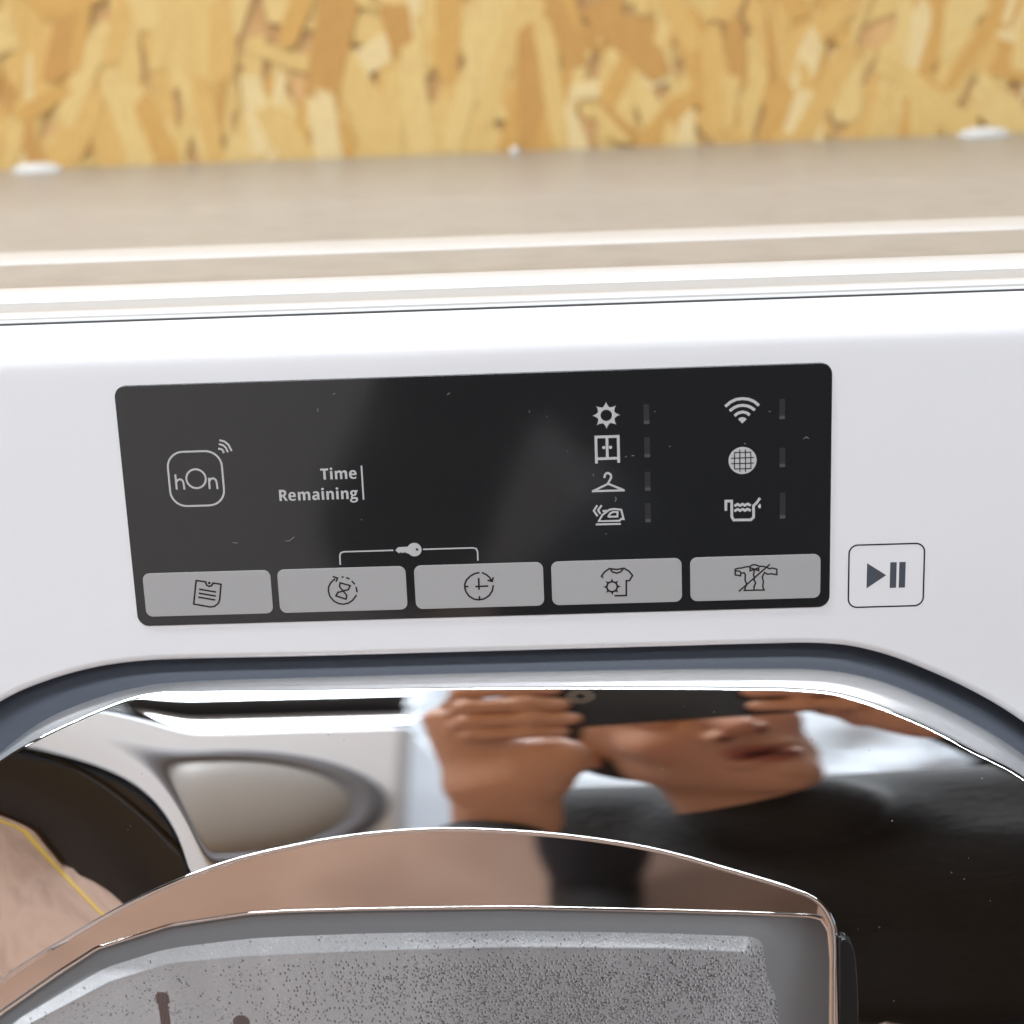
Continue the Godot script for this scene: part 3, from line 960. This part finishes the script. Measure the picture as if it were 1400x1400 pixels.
	for q in [[-66.6, -10.6, -65.2, -10.7], [-52.2, -10.5, -51.1, -10.6, -49.6, -9.4], [-31.2, -5.1, -30.9, -5.3], [52.0, 12.4, 52.4, 12.5], [40.3, 10.0, 40.7, 10.1], [42.0, 10.2, 42.7, 10.3], [31.6, 5.0, 31.8, 5.6], [48.2, 22.0, 48.5, 22.1], [15.2, 23.0, 15.4, 23.4], [19.8, 21.6, 20.0, 21.7], [37.4, -1.0, 37.7, -1.6, 37.3, -2.3], [34.5, -11.3, 34.8, -11.2], [87.5, 13.4, 88.2, 13.9, 88.9, 13.4], [24.9, 12.0, 25.2, 12.1], [71.8, 12.5, 72.2, 12.6], [78.3, 21.0, 78.8, 21.2], [-36.5, 29.5, -35.9, 29.8], [-6.3, 28.4, -5.5, 28.9], [-41.0, 25.0, -40.7, 25.3, -40.9, 25.9]]:
		ribbon(st, q, 0.12, 0.33)
	var du := part("dust", st.commit(), M.dust, d)
	du.set_meta("kind", "stuff")

func star_points(c: Vector2, r0: float, r1: float, half: float) -> Array:
	var out := []
	for i in 8:
		var d := Vector2.from_angle(TAU * i / 8.0)
		var s := Vector2(-d.y, d.x)
		out.append(PackedVector2Array([c + d * r0 - s * half, c + d * r1 * 0.82 - s * half * 0.3, c + d * r1, c + d * r1 * 0.82 + s * half * 0.3, c + d * r0 + s * half]))
	return out

func closed_line(p: PackedVector2Array) -> Array:
	var a := []
	for q in p:
		a.append(q.x)
		a.append(q.y)
	a.append(p[0].x)
	a.append(p[0].y)
	return a

func icon(parent: Node3D, called: String, w: float, mat: Material, lines: Array, width: float, fills := []):
	var st := SurfaceTool.new()
	st.begin(Mesh.PRIMITIVE_TRIANGLES)
	var k := 0
	for l in lines:
		ribbon(st, l, width, w + k * 0.003)
		k += 1
	for p in fills:
		blob(st, p, w + k * 0.003)
		k += 1
	part(called, st.commit(), mat, parent)

func text(parent: Node3D, words: String, right: float, base: float, cap: float, wide: float, w: float):
	var f := SystemFont.new()
	f.font_names = PackedStringArray(["Droid Sans"])
	f.font_weight = 700
	var t := TextMesh.new()
	t.text = words
	t.font = f
	t.font_size = 96
	t.pixel_size = 0.001
	t.depth = 0.002
	t.curve_step = 0.5
	t.horizontal_alignment = HORIZONTAL_ALIGNMENT_LEFT
	t.vertical_alignment = VERTICAL_ALIGNMENT_BOTTOM
	var box := t.get_aabb()
	var cap_units := 96 * 0.001 * 0.714
	var sx := wide * 0.001 / box.size.x
	var sy := cap * 0.001 / cap_units
	# the baseline is where a letter without descender ends
	var ref: TextMesh = t.duplicate()
	ref.text = "T"
	var low := ref.get_aabb().position.y
	var o := part("lettering", t, M.print_grey, parent)
	o.transform = Transform3D(Basis.from_scale(Vector3(sx, sy, 0.002)), mm(right, base, w) - Vector3((box.position.x + box.size.x) * sx, low * sy, 0))

func build_start_button(dr: Node3D):
	var b := Node3D.new()
	b.name = "start_button"
	dr.add_child(b, true)
	icon(b, "button_outline", 0.03, M.print_black, [closed_line(rounded(99.95, -34.3, 120.15, -16.6, 2.4))], 0.42)
	icon(b, "play_pause_symbol", 0.03, M.print_slate, [], 0.3, [pts([104.85, -21.76, 110.04, -25.35, 104.80, -28.95]), pts([111.06, -21.73, 112.80, -21.73, 112.75, -29.0, 111.02, -29.0]), pts([113.50, -21.73, 115.20, -21.73, 115.15, -29.0, 113.46, -29.0])])


# ---------------------------------------------------------------- what the chrome shows
func build_neighbours():
	M.washer = std(Color(0.72, 0.78, 0.86), 0.35)
	M.plinth = std(Color(0.62, 0.42, 0.31), 0.7)
	var wm := thing("washing_machine", "white washing machine with large grey round door, raised on a brown plinth", "washing machine", Vector3(-0.345, 0, 1.42), deg_to_rad(180.0))
	part("cabinet", chamfer_box(Vector3(0.42, 0.80, 0.58), 0.012), M.washer, wm).position = Vector3(0, 0.735, 0)
	part("plinth", chamfer_box(Vector3(0.41, 0.33, 0.56), 0.006), M.plinth, wm).position = Vector3(0, 0.165, 0)
	var dg := std(Color(0.34, 0.34, 0.335), 0.4)
	var rg := std(Color(0.15, 0.16, 0.185), 0.4)
	var tor := TorusMesh.new()
	tor.inner_radius = 0.130
	tor.outer_radius = 0.163
	tor.rings = 48
	tor.ring_segments = 12
	var tr := part("door_ring", tor, rg, wm)
	tr.transform = Transform3D(Basis(Vector3(1, 0, 0), PI / 2), Vector3(-0.030, 0.915, 0.292))
	var dome := part("door_glass", ellipsoid_mesh(1, 2), dg, wm)
	dome.transform = Transform3D(Basis.from_scale(Vector3(0.140, 0.140, 0.04)), Vector3(-0.030, 0.915, 0.287))
	var fr := thing("fridge", "tall black fridge standing beside the white washing machine across the aisle", "fridge", Vector3(-0.95, 0, 1.50), deg_to_rad(176.0))
	part("cabinet", chamfer_box(Vector3(0.7, 1.85, 0.66), 0.01), M.black_plastic, fr).position = Vector3(0, 0.93, 0)
	part("door", chamfer_box(Vector3(0.69, 1.1, 0.05), 0.012), M.black_plastic, fr).position = Vector3(0, 1.29, 0.357)
	part("door", chamfer_box(Vector3(0.69, 0.66, 0.05), 0.012), M.black_plastic, fr).position = Vector3(0, 0.39, 0.357)
	wrapped("wrapped_pallet", "tall pallet wrapped in pale crumpled plastic film, behind the person", Vector3(0.2, 0, 2.7), Vector3(0.9, 1.85, 0.8), 41)
	wrapped("wrapped_pallet", "low pallet wrapped in pale crumpled film, to the right of the person", Vector3(1.75, 0, 2.3), Vector3(1.0, 1.15, 0.8), 42)

func wrapped(called: String, label: String, at: Vector3, s: Vector3, seed_: int):
	var t := thing(called, label, "wrapped pallet", at, 0.0, "pallets wrapped in plastic film")
	var n := FastNoiseLite.new()
	n.seed = seed_
	n.frequency = 3.2
	n.fractal_octaves = 4
	n.fractal_type = FastNoiseLite.FRACTAL_RIDGED
	var rows := []
	for j in 41:
		var row := PackedVector3Array()
		var y := 0.003 + s.y * j / 40.0
		for i in 96:
			var f := TAU * i / 96.0
			var cx := signf(cos(f)) * pow(absf(cos(f)), 0.35)
			var cz := signf(sin(f)) * pow(absf(sin(f)), 0.35)
			var q := Vector3(cx * s.x * 0.5, y, cz * s.z * 0.5)
			q += Vector3(cx, 0, cz) * n.get_noise_3d(q.x * 1.3, q.y * 0.7, q.z * 1.3) * 0.05
			row.append(q)
		rows.append(row)
	var top := PackedVector3Array()
	for i in 96:
		top.append(Vector3(rows[40][i].x * 0.02, s.y + 0.02, rows[40][i].z * 0.02))
	rows.append(top)
	var m := std(Color(0.62, 0.68, 0.74), 0.25)
	part("plastic_film", sheet(rows, Vector3(0, 1, 0), true), m, t)


# ---------------------------------------------------------------- bodies: a distance field of tapered capsules, meshed as surface nets
class Field:
	var lo: Vector3
	var n: Vector3i
	var h: float
	var g: PackedFloat32Array
	func _init(a: Vector3, b: Vector3, cell: float):
		lo = a
		h = cell
		n = Vector3i(((b - a) / cell).ceil()) + Vector3i(2, 2, 2)
		g.resize(n.x * n.y * n.z)
		g.fill(0.3)
	func span(a: Vector3, b: Vector3) -> Array:
		var i0 := Vector3i(((a - lo) / h).floor()).clamp(Vector3i.ZERO, n - Vector3i.ONE)
		var i1 := (Vector3i(((b - lo) / h).ceil())).clamp(Vector3i.ZERO, n - Vector3i.ONE)
		return [i0, i1]
	func cone(a: Vector3, b: Vector3, ra: float, rb: float, k: float, cut := false):
		var m := maxf(ra, rb) + k + 2.5 * h
		var mv := Vector3(m, m, m)
		var s := span(Vector3(minf(a.x, b.x), minf(a.y, b.y), minf(a.z, b.z)) - mv, Vector3(maxf(a.x, b.x), maxf(a.y, b.y), maxf(a.z, b.z)) + mv)
		var i0: Vector3i = s[0]
		var i1: Vector3i = s[1]
		var ab := b - a
		var q := 1.0 / maxf(ab.length_squared(), 1e-9)
		for z in range(i0.z, i1.z + 1):
			for y in range(i0.y, i1.y + 1):
				var at := (z * n.y + y) * n.x
				for x in range(i0.x, i1.x + 1):
					var p := lo + Vector3(x, y, z) * h - a
					var t := clampf(p.dot(ab) * q, 0.0, 1.0)
					put(at + x, (p - ab * t).length() - lerpf(ra, rb, t), k, cut)
	func egg(c: Vector3, r: Vector3, bs: Basis, k: float, cut := false):
		var m := maxf(r.x, maxf(r.y, r.z)) + k + 2.5 * h
		var mv := Vector3(m, m, m)
		var s := span(c - mv, c + mv)
		var i0: Vector3i = s[0]
		var i1: Vector3i = s[1]
		var inv := bs.transposed()
		for z in range(i0.z, i1.z + 1):
			for y in range(i0.y, i1.y + 1):
				var at := (z * n.y + y) * n.x
				for x in range(i0.x, i1.x + 1):
					var p := inv * (lo + Vector3(x, y, z) * h - c)
					var f := (p / r).length()
					var e := (p / (r * r)).length()
					put(at + x, f * (f - 1.0) / maxf(e, 1e-6), k, cut)
	func put(i: int, d: float, k: float, cut: bool):
		var o := g[i]
		if cut:
			var e := -d
			var w := maxf(k - absf(o - e), 0.0) / k
			g[i] = maxf(o, e) + w * w * k * 0.25
		else:
			var w := maxf(k - absf(o - d), 0.0) / k
			g[i] = minf(o, d) - w * w * k * 0.25
	func mesh(st: SurfaceTool, first: int, paint: Array, base: Color) -> int:
		var at := {}
		var count := first
		var off := [0, 1, n.x, n.x + 1, n.x * n.y, n.x * n.y + 1, n.x * n.y + n.x, n.x * n.y + n.x + 1]
		for z in n.z - 1:
			for y in n.y - 1:
				var row := (z * n.y + y) * n.x
				for x in n.x - 1:
					var i := row + x
					var v0 := g[i]
					if v0 > 2.0 * h or v0 < -2.0 * h:
						continue
					var neg := 0
					for o in off:
						if g[i + o] < 0.0:
							neg += 1
					if neg == 0 or neg == 8:
						continue
					var sum := Vector3.ZERO
					var c := 0
					for e in [[0, 1], [2, 3], [4, 5], [6, 7], [0, 2], [1, 3], [4, 6], [5, 7], [0, 4], [1, 5], [2, 6], [3, 7]]:
						var a := g[i + off[e[0]]]
						var b := g[i + off[e[1]]]
						if (a < 0.0) != (b < 0.0):
							var t := a / (a - b)
							var pa := Vector3(e[0] & 1, (e[0] >> 1) & 1, (e[0] >> 2) & 1)
							var pb := Vector3(e[1] & 1, (e[1] >> 1) & 1, (e[1] >> 2) & 1)
							sum += pa.lerp(pb, t)
							c += 1
					var p := lo + (Vector3(x, y, z) + sum / c) * h
					var grad := Vector3(g[i + 1] - g[i], g[i + n.x] - g[i], g[i + n.x * n.y] - g[i]) + Vector3(g[i + off[7]] - g[i + off[6]], g[i + off[7]] - g[i + off[5]], g[i + off[7]] - g[i + off[3]])
					var col := base
					for q in paint:
						var dd: float = ((p - q[0]) / q[1]).length()
						col = col.lerp(q[2], smoothstep(1.0, 0.6, dd))
					st.set_color(col)
					st.set_normal(grad.normalized())
					st.add_vertex(p)
					at[i] = count
					count += 1
		var sx := 1
		var sy := n.x
		var sz := n.x * n.y
		for i in at:
			for ax in [[sx, sy, sz], [sy, sz, sx], [sz, sx, sy]]:
				var inside := g[i] < 0.0
				if inside == (g[i + ax[0]] < 0.0):
					continue
				var b1: int = i - ax[1]
				var b2: int = i - ax[2]
				var b3: int = i - ax[1] - ax[2]
				if at.has(b1) and at.has(b2) and at.has(b3):
					var quad := [at[i], at[b1], at[b3], at[i], at[b3], at[b2]] if not inside else [at[i], at[b3], at[b1], at[i], at[b2], at[b3]]
					for q in quad:
						st.add_index(q)
		return count

var person: Node3D
const SKIN := Color(0.56, 0.31, 0.21)
const LIP := Color(0.36, 0.115, 0.085)
const SHADE_HAIR := Color(0.035, 0.026, 0.02)

func build_person():
	person = thing("person", "person in black jacket and dark jeans kneeling before the dryer, taking the photograph", "person", Vector3(0.2, 0, 0.95))
	var o := -person.position + Vector3(0, PANEL_Y, 0)
	var skin := std(Color(1, 1, 1), 0.42)
	skin.vertex_color_use_as_albedo = true
	skin.subsurf_scatter_enabled = true
	skin.subsurf_scatter_strength = 0.08
	skin.normal_enabled = true
	skin.normal_texture = noise_tex(256, 0.09, [], 61, true, 3.0)
	skin.normal_scale = 0.5
	skin.uv1_triplanar = true
	skin.uv1_scale = Vector3(14, 14, 14)
	var st := SurfaceTool.new()
	st.begin(Mesh.PRIMITIVE_TRIANGLES)
	var count := 0
	# head: built facing +z, then turned towards the dryer
	var hb := Basis(Vector3(0, 1, 0), PI) * Basis(Vector3(0, 1, 0), deg_to_rad(-12.0)) * Basis(Vector3(1, 0, 0), deg_to_rad(6.0)) * Basis(Vector3(0, 0, 1), deg_to_rad(-31.0))
	var hc := Vector3(0.090, 0.160, 0.680) + o
	var H := func(x: float, y: float, z: float) -> Vector3: return hc + hb * Vector3(x, y, z)
	var f := Field.new(hc - Vector3(0.16, 0.25, 0.17), hc + Vector3(0.16, 0.15, 0.17), 0.0035)
	f.egg(H.call(0, 0.032, -0.018), Vector3(0.074, 0.092, 0.096), hb, 0.01)
	f.egg(H.call(0, -0.038, 0.022), Vector3(0.060, 0.078, 0.064), hb, 0.03)
	f.cone(H.call(-0.05, -0.055, -0.005), H.call(0, -0.105, 0.052), 0.018, 0.022, 0.025)
	f.cone(H.call(0.05, -0.055, -0.005), H.call(0, -0.105, 0.052), 0.018, 0.022, 0.025)
	f.egg(H.call(-0.037, -0.022, 0.055), Vector3(0.026, 0.024, 0.022), hb, 0.02)
	f.egg(H.call(0.037, -0.022, 0.055), Vector3(0.026, 0.024, 0.022), hb, 0.02)
	f.cone(H.call(-0.036, 0.028, 0.070), H.call(0.036, 0.028, 0.070), 0.012, 0.012, 0.016)
	f.cone(H.call(0, 0.022, 0.080), H.call(0, -0.026, 0.103), 0.0085, 0.0125, 0.012)
	f.egg(H.call(-0.014, -0.032, 0.088), Vector3(0.009, 0.008, 0.011), hb, 0.006)
	f.egg(H.call(0.014, -0.032, 0.088), Vector3(0.009, 0.008, 0.011), hb, 0.006)
	for s in [-1, 1]:
		f.egg(H.call(s * 0.031, 0.008, 0.090), Vector3(0.017, 0.012, 0.014), hb, 0.01, true)
		f.egg(H.call(s * 0.031, 0.008, 0.071), Vector3(0.0125, 0.0125, 0.0125), hb, 0.003)
		f.egg(H.call(s * 0.078, 0.0, -0.012), Vector3(0.010, 0.032, 0.020), hb, 0.008)
	f.cone(H.call(-0.020, -0.061, 0.074), H.call(0.020, -0.061, 0.074), 0.0075, 0.0075, 0.008)
	f.cone(H.call(-0.017, -0.075, 0.074), H.call(0.017, -0.075, 0.074), 0.0085, 0.0085, 0.008)
	f.cone(H.call(-0.027, -0.068, 0.080), H.call(0.027, -0.068, 0.080), 0.0042, 0.0042, 0.004, true)
	f.cone(H.call(0, -0.08, -0.02), H.call(0.01, -0.17, -0.065), 0.052, 0.056, 0.03)
	count = f.mesh(st, count, [[H.call(0, -0.068, 0.083), Vector3(0.034, 0.016, 0.022), LIP], [H.call(0, -0.068, 0.077), Vector3(0.033, 0.0055, 0.012), Color(0.12, 0.03, 0.025)], [H.call(-0.014, -0.036, 0.092), Vector3(0.008, 0.006, 0.012), Color(0.18, 0.06, 0.045)], [H.call(0.014, -0.036, 0.092), Vector3(0.008, 0.006, 0.012), Color(0.18, 0.06, 0.045)], [H.call(-0.032, 0.03, 0.08), Vector3(0.024, 0.008, 0.02), SHADE_HAIR], [H.call(0.032, 0.03, 0.08), Vector3(0.024, 0.008, 0.02), SHADE_HAIR],
		[H.call(-0.045, -0.03, 0.07), 0.03, Color(0.565, 0.295, 0.205)], [H.call(0.045, -0.03, 0.07), 0.03, Color(0.565, 0.295, 0.205)], [H.call(0, -0.03, 0.107), 0.02, Color(0.54, 0.27, 0.18)]], SKIN)
	# hands
	count = hand_left(st, count, o)
	count = hand_right(st, count, o)
	part("body", st.commit(), skin, person)
	# hair
	var hair := SurfaceTool.new()
	hair.begin(Mesh.PRIMITIVE_TRIANGLES)
	var g := Field.new(hc - Vector3(0.15, 0.14, 0.15), hc + Vector3(0.15, 0.16, 0.15), 0.006)
	g.egg(H.call(0, 0.048, -0.028), Vector3(0.083, 0.092, 0.098), hb, 0.01)
	g.egg(H.call(0, -0.012, -0.055), Vector3(0.078, 0.075, 0.068), hb, 0.02)
	g.egg(H.call(0, -0.015, 0.085), Vector3(0.085, 0.078, 0.085), hb, 0.012, true)
	g.mesh(hair, 0, [], Color(1, 1, 1))
	part("hair", hair.commit(), std(Color(0.03, 0.022, 0.017), 0.6), person)
	# jacket
	var jk := SurfaceTool.new()
	jk.begin(Mesh.PRIMITIVE_TRIANGLES)
	var b := Field.new(Vector3(-0.32, -0.62, 0.42) + o, Vector3(0.86, 0.30, 1.42) + o, 0.012)
	var P := func(x: float, y: float, z: float) -> Vector3: return Vector3(x, y, z) + o
	b.cone(P.call(0.33, -0.44, 1.08), P.call(0.31, -0.14, 0.99), 0.22, 0.21, 0.05)
	b.cone(P.call(0.14, -0.10, 0.96), P.call(0.42, -0.12, 0.96), 0.165, 0.185, 0.05)
	b.cone(P.call(0.04, 0.02, 0.95), P.call(0.44, 0.06, 0.95), 0.090, 0.090, 0.06)
	b.cone(P.call(0.19, 0.0, 0.88), P.call(0.165, 0.018, 0.765), 0.100, 0.074, 0.04)
	b.cone(P.call(0.02, 0.02, 0.94), P.call(-0.10, -0.24, 0.80), 0.075, 0.058, 0.04)
	b.cone(P.call(-0.10, -0.24, 0.80), P.call(-0.030, -0.062, 0.515), 0.058, 0.045, 0.025)
	b.cone(P.call(0.47, 0.04, 0.94), P.call(0.66, -0.20, 0.76), 0.095, 0.080, 0.05)
	b.cone(P.call(0.66, -0.20, 0.76), P.call(0.232, 0.122, 0.480), 0.080, 0.042, 0.025)
	# folds
	for q in [[0.10, -0.18, 0.83, 0.26, -0.05, 0.82], [0.12, -0.28, 0.88, 0.30, -0.16, 0.84], [0.36, -0.02, 0.86, 0.46, -0.02, 0.76], [0.43, 0.01, 0.67, 0.40, 0.06, 0.66], [-0.06, -0.12, 0.86, -0.02, -0.04, 0.88], [0.18, -0.36, 0.95, 0.30, -0.24, 0.88]]:
		b.cone(P.call(q[0], q[1], q[2]), P.call(q[3], q[4], q[5]), 0.014, 0.012, 0.03)
	b.mesh(jk, 0, [], Color(1, 1, 1))
	var cloth := std(Color(0.011, 0.011, 0.012), 0.75)
	cloth.rim_enabled = true
	cloth.rim = 0.25
	cloth.normal_enabled = true
	cloth.normal_texture = noise_tex(256, 0.05, [], 51, true, 4.0)
	cloth.uv1_triplanar = true
	cloth.uv1_scale = Vector3(5, 5, 5)
	part("jacket", jk.commit(), cloth, person)
	# trousers and shoes: left foot forward, right knee down
	var tr := SurfaceTool.new()
	tr.begin(Mesh.PRIMITIVE_TRIANGLES)
	var l := Field.new(Vector3(-0.15, -0.80, 0.62) + o, Vector3(0.68, -0.25, 1.55) + o, 0.012)
	l.cone(P.call(0.12, -0.44, 1.14), P.call(0.28, -0.44, 1.14), 0.14, 0.14, 0.04)
	l.cone(P.call(0.12, -0.44, 1.12), P.call(0.035, -0.34, 0.80), 0.105, 0.072, 0.04)
	l.cone(P.call(0.035, -0.34, 0.80), P.call(0.035, -0.70, 0.84), 0.070, 0.052, 0.03)
	l.cone(P.call(0.32, -0.46, 1.12), P.call(0.50, -0.71, 0.86), 0.115, 0.080, 0.04)
	l.cone(P.call(0.50, -0.72, 0.86), P.call(0.42, -0.74, 1.28), 0.070, 0.048, 0.03)
	l.mesh(tr, 0, [], Color(1, 1, 1))
	var jeans := std(Color(0.016, 0.02, 0.032), 0.85)
	part("jeans", tr.commit(), jeans, person)
	for q in [[0.035, -0.755, 0.84, 0.035, -0.765, 0.69], [0.41, -0.735, 1.34, 0.405, -0.765, 1.40]]:
		var sh := SurfaceTool.new()
		sh.begin(Mesh.PRIMITIVE_TRIANGLES)
		var a: Vector3 = P.call(q[0], q[1], q[2])
		var c: Vector3 = P.call(q[3], q[4], q[5])
		var s := Field.new(a.min(c) - Vector3(0.08, 0.08, 0.1), a.max(c) + Vector3(0.08, 0.08, 0.1), 0.008)
		s.cone(a, c, 0.042, 0.034, 0.02)
		s.mesh(sh, 0, [], Color(1, 1, 1))
		part("shoe", sh.commit(), M.rubber_and_gap_shade, person)

func cam_pt(x: float, y: float, z: float) -> Vector3:   # metres from the phone's lens, along the phone: right, up, towards the person
	return EYE * 0.001 + cam_basis() * Vector3(x, y, z)

func finger(f: Field, p: Array, r: float, o: Vector3, paint: Array):
	var q := []
	for k in p:
		q.append(cam_pt(k[0], k[1], k[2]) + o)
	for i in q.size() - 1:
		var t := float(i) / (q.size() - 1)
		f.cone(q[i], q[i + 1], r * lerpf(0.94, 0.80, t), r * lerpf(0.94, 0.80, t + 1.0 / (q.size() - 1)), 0.002)
		if i > 0 and i < q.size() - 1:
			f.egg(q[i], Vector3(1, 1, 1) * r * 0.99, Basis(), 0.004)
	paint.append([q[q.size() - 1] + cam_basis() * Vector3(0.002, 0.002, -r * 0.8), 0.0065, Color(0.6, 0.36, 0.28)])

func hand_left(st: SurfaceTool, count: int, o: Vector3) -> int:
	# holds the phone's left end: palm below and beside it, four fingers across its back, thumb on the screen side
	var f := Field.new(cam_pt(-0.035, -0.075, 0.01) + o - Vector3(0.09, 0.13, 0.075), cam_pt(-0.035, -0.075, 0.01) + o + Vector3(0.09, 0.11, 0.075), 0.003)
	var paint := []
	var C := func(x: float, y: float, z: float) -> Vector3: return cam_pt(x, y, z) + o
	f.cone(C.call(-0.040, -0.165, 0.035), C.call(-0.040, -0.112, 0.018), 0.032, 0.031, 0.012)
	f.cone(C.call(-0.052, -0.105, 0.016), C.call(-0.074, -0.024, 0.012), 0.020, 0.015, 0.02)
	f.cone(C.call(-0.036, -0.100, 0.014), C.call(-0.054, -0.040, 0.010), 0.021, 0.016, 0.02)
	f.cone(C.call(-0.026, -0.098, 0.012), C.call(-0.016, -0.072, 0.006), 0.023, 0.020, 0.018)
	f.egg(C.call(-0.016, -0.076, 0.000), Vector3(0.022, 0.027, 0.018), cam_basis(), 0.010)
	# fingers: knuckle at the left edge, bent over the back of the phone, tips pointing right
	finger(f, [[-0.072, -0.012, 0.012], [-0.062, 0.004, -0.014], [-0.036, 0.007, -0.020], [-0.016, 0.006, -0.017]], 0.0088, o, paint)
	finger(f, [[-0.070, -0.022, 0.012], [-0.060, -0.013, -0.018], [-0.030, -0.010, -0.023], [-0.011, -0.011, -0.018]], 0.0090, o, paint)
	finger(f, [[-0.068, -0.034, 0.010], [-0.058, -0.029, -0.018], [-0.026, -0.027, -0.023], [-0.004, -0.027, -0.018]], 0.0088, o, paint)
	finger(f, [[-0.062, -0.046, 0.008], [-0.054, -0.044, -0.016], [-0.028, -0.042, -0.020], [-0.010, -0.041, -0.016]], 0.0078, o, paint)
	# thumb
	finger(f, [[-0.012, -0.080, 0.012], [-0.014, -0.060, 0.026], [-0.020, -0.040, 0.028], [-0.018, -0.018, 0.022]], 0.0105, o, paint)
	return f.mesh(st, count, paint, SKIN)

func hand_right(st: SurfaceTool, count: int, o: Vector3) -> int:
	var f := Field.new(cam_pt(0.165, -0.010, 0.01) + o - Vector3(0.10, 0.09, 0.08), cam_pt(0.165, -0.010, 0.01) + o + Vector3(0.10, 0.09, 0.08), 0.003)
	var paint := []
	var C := func(x: float, y: float, z: float) -> Vector3: return cam_pt(x, y, z) + o
	f.cone(C.call(0.235, -0.030, 0.045), C.call(0.195, -0.022, 0.018), 0.029, 0.028, 0.012)
	f.cone(C.call(0.190, -0.008, 0.014), C.call(0.164, 0.022, 0.010), 0.021, 0.016, 0.02)
	f.cone(C.call(0.190, -0.028, 0.014), C.call(0.160, -0.022, 0.010), 0.021, 0.016, 0.02)
	finger(f, [[0.163, 0.030, 0.010], [0.148, 0.040, -0.010], [0.126, 0.044, -0.017], [0.104, 0.042, -0.015]], 0.0088, o, paint)
	finger(f, [[0.162, 0.014, 0.010], [0.150, 0.022, -0.016], [0.122, 0.024, -0.021], [0.098, 0.022, -0.017]], 0.0092, o, paint)
	finger(f, [[0.160, 0.000, 0.010], [0.148, 0.003, -0.016], [0.120, 0.003, -0.021], [0.094, 0.001, -0.017]], 0.0088, o, paint)
	finger(f, [[0.158, -0.014, 0.008], [0.146, -0.013, -0.014], [0.118, -0.014, -0.019], [0.096, -0.015, -0.015]], 0.0078, o, paint)
	finger(f, [[0.180, -0.036, 0.020], [0.158, -0.028, 0.034], [0.138, -0.014, 0.030], [0.122, -0.004, 0.022]], 0.0100, o, paint)
	return f.mesh(st, count, paint, SKIN)


func build_phone():
	var t := thing("phone", "black phone held level in both hands in front of the person's eyes", "phone", Vector3.ZERO)
	t.transform = Transform3D(cam_basis() * Basis(Vector3(0, 0, 1), deg_to_rad(7.0)), EYE * 0.001 + Vector3(0, PANEL_Y, 0))
	var shell := std(Color(0.022, 0.024, 0.030), 0.22)
	var body := part("shell", plate(rounded(-20, -36, 140, 38, 11), -4.5, 4.5, 1.6), shell, t)
	body.position = Vector3(0, 0, 0.0075)
	var back := part("back_cover", plate(rounded(-19.5, -35.5, 139.5, 37.5, 10.5), -4.5, 4.5, 1.6), shell, t)
	back.transform = Transform3D(Basis(Vector3(1, 0, 0), PI), Vector3(0, 0.002, 0.0074))
	var ring := TorusMesh.new()
	ring.inner_radius = 0.0048
	ring.outer_radius = 0.0064
	var rg := part("lens_ring", ring, M.satin, t)
	rg.transform = Transform3D(Basis(Vector3(1, 0, 0), PI / 2), Vector3(0, 0, 0.0026))
	var glass := CylinderMesh.new()
	glass.top_radius = 0.0048
	glass.bottom_radius = 0.0048
	glass.height = 0.001
	var gl := part("camera_lens", glass, M.black_plastic, t)
	gl.transform = Transform3D(Basis(Vector3(1, 0, 0), PI / 2), Vector3(0, 0, 0.0022))
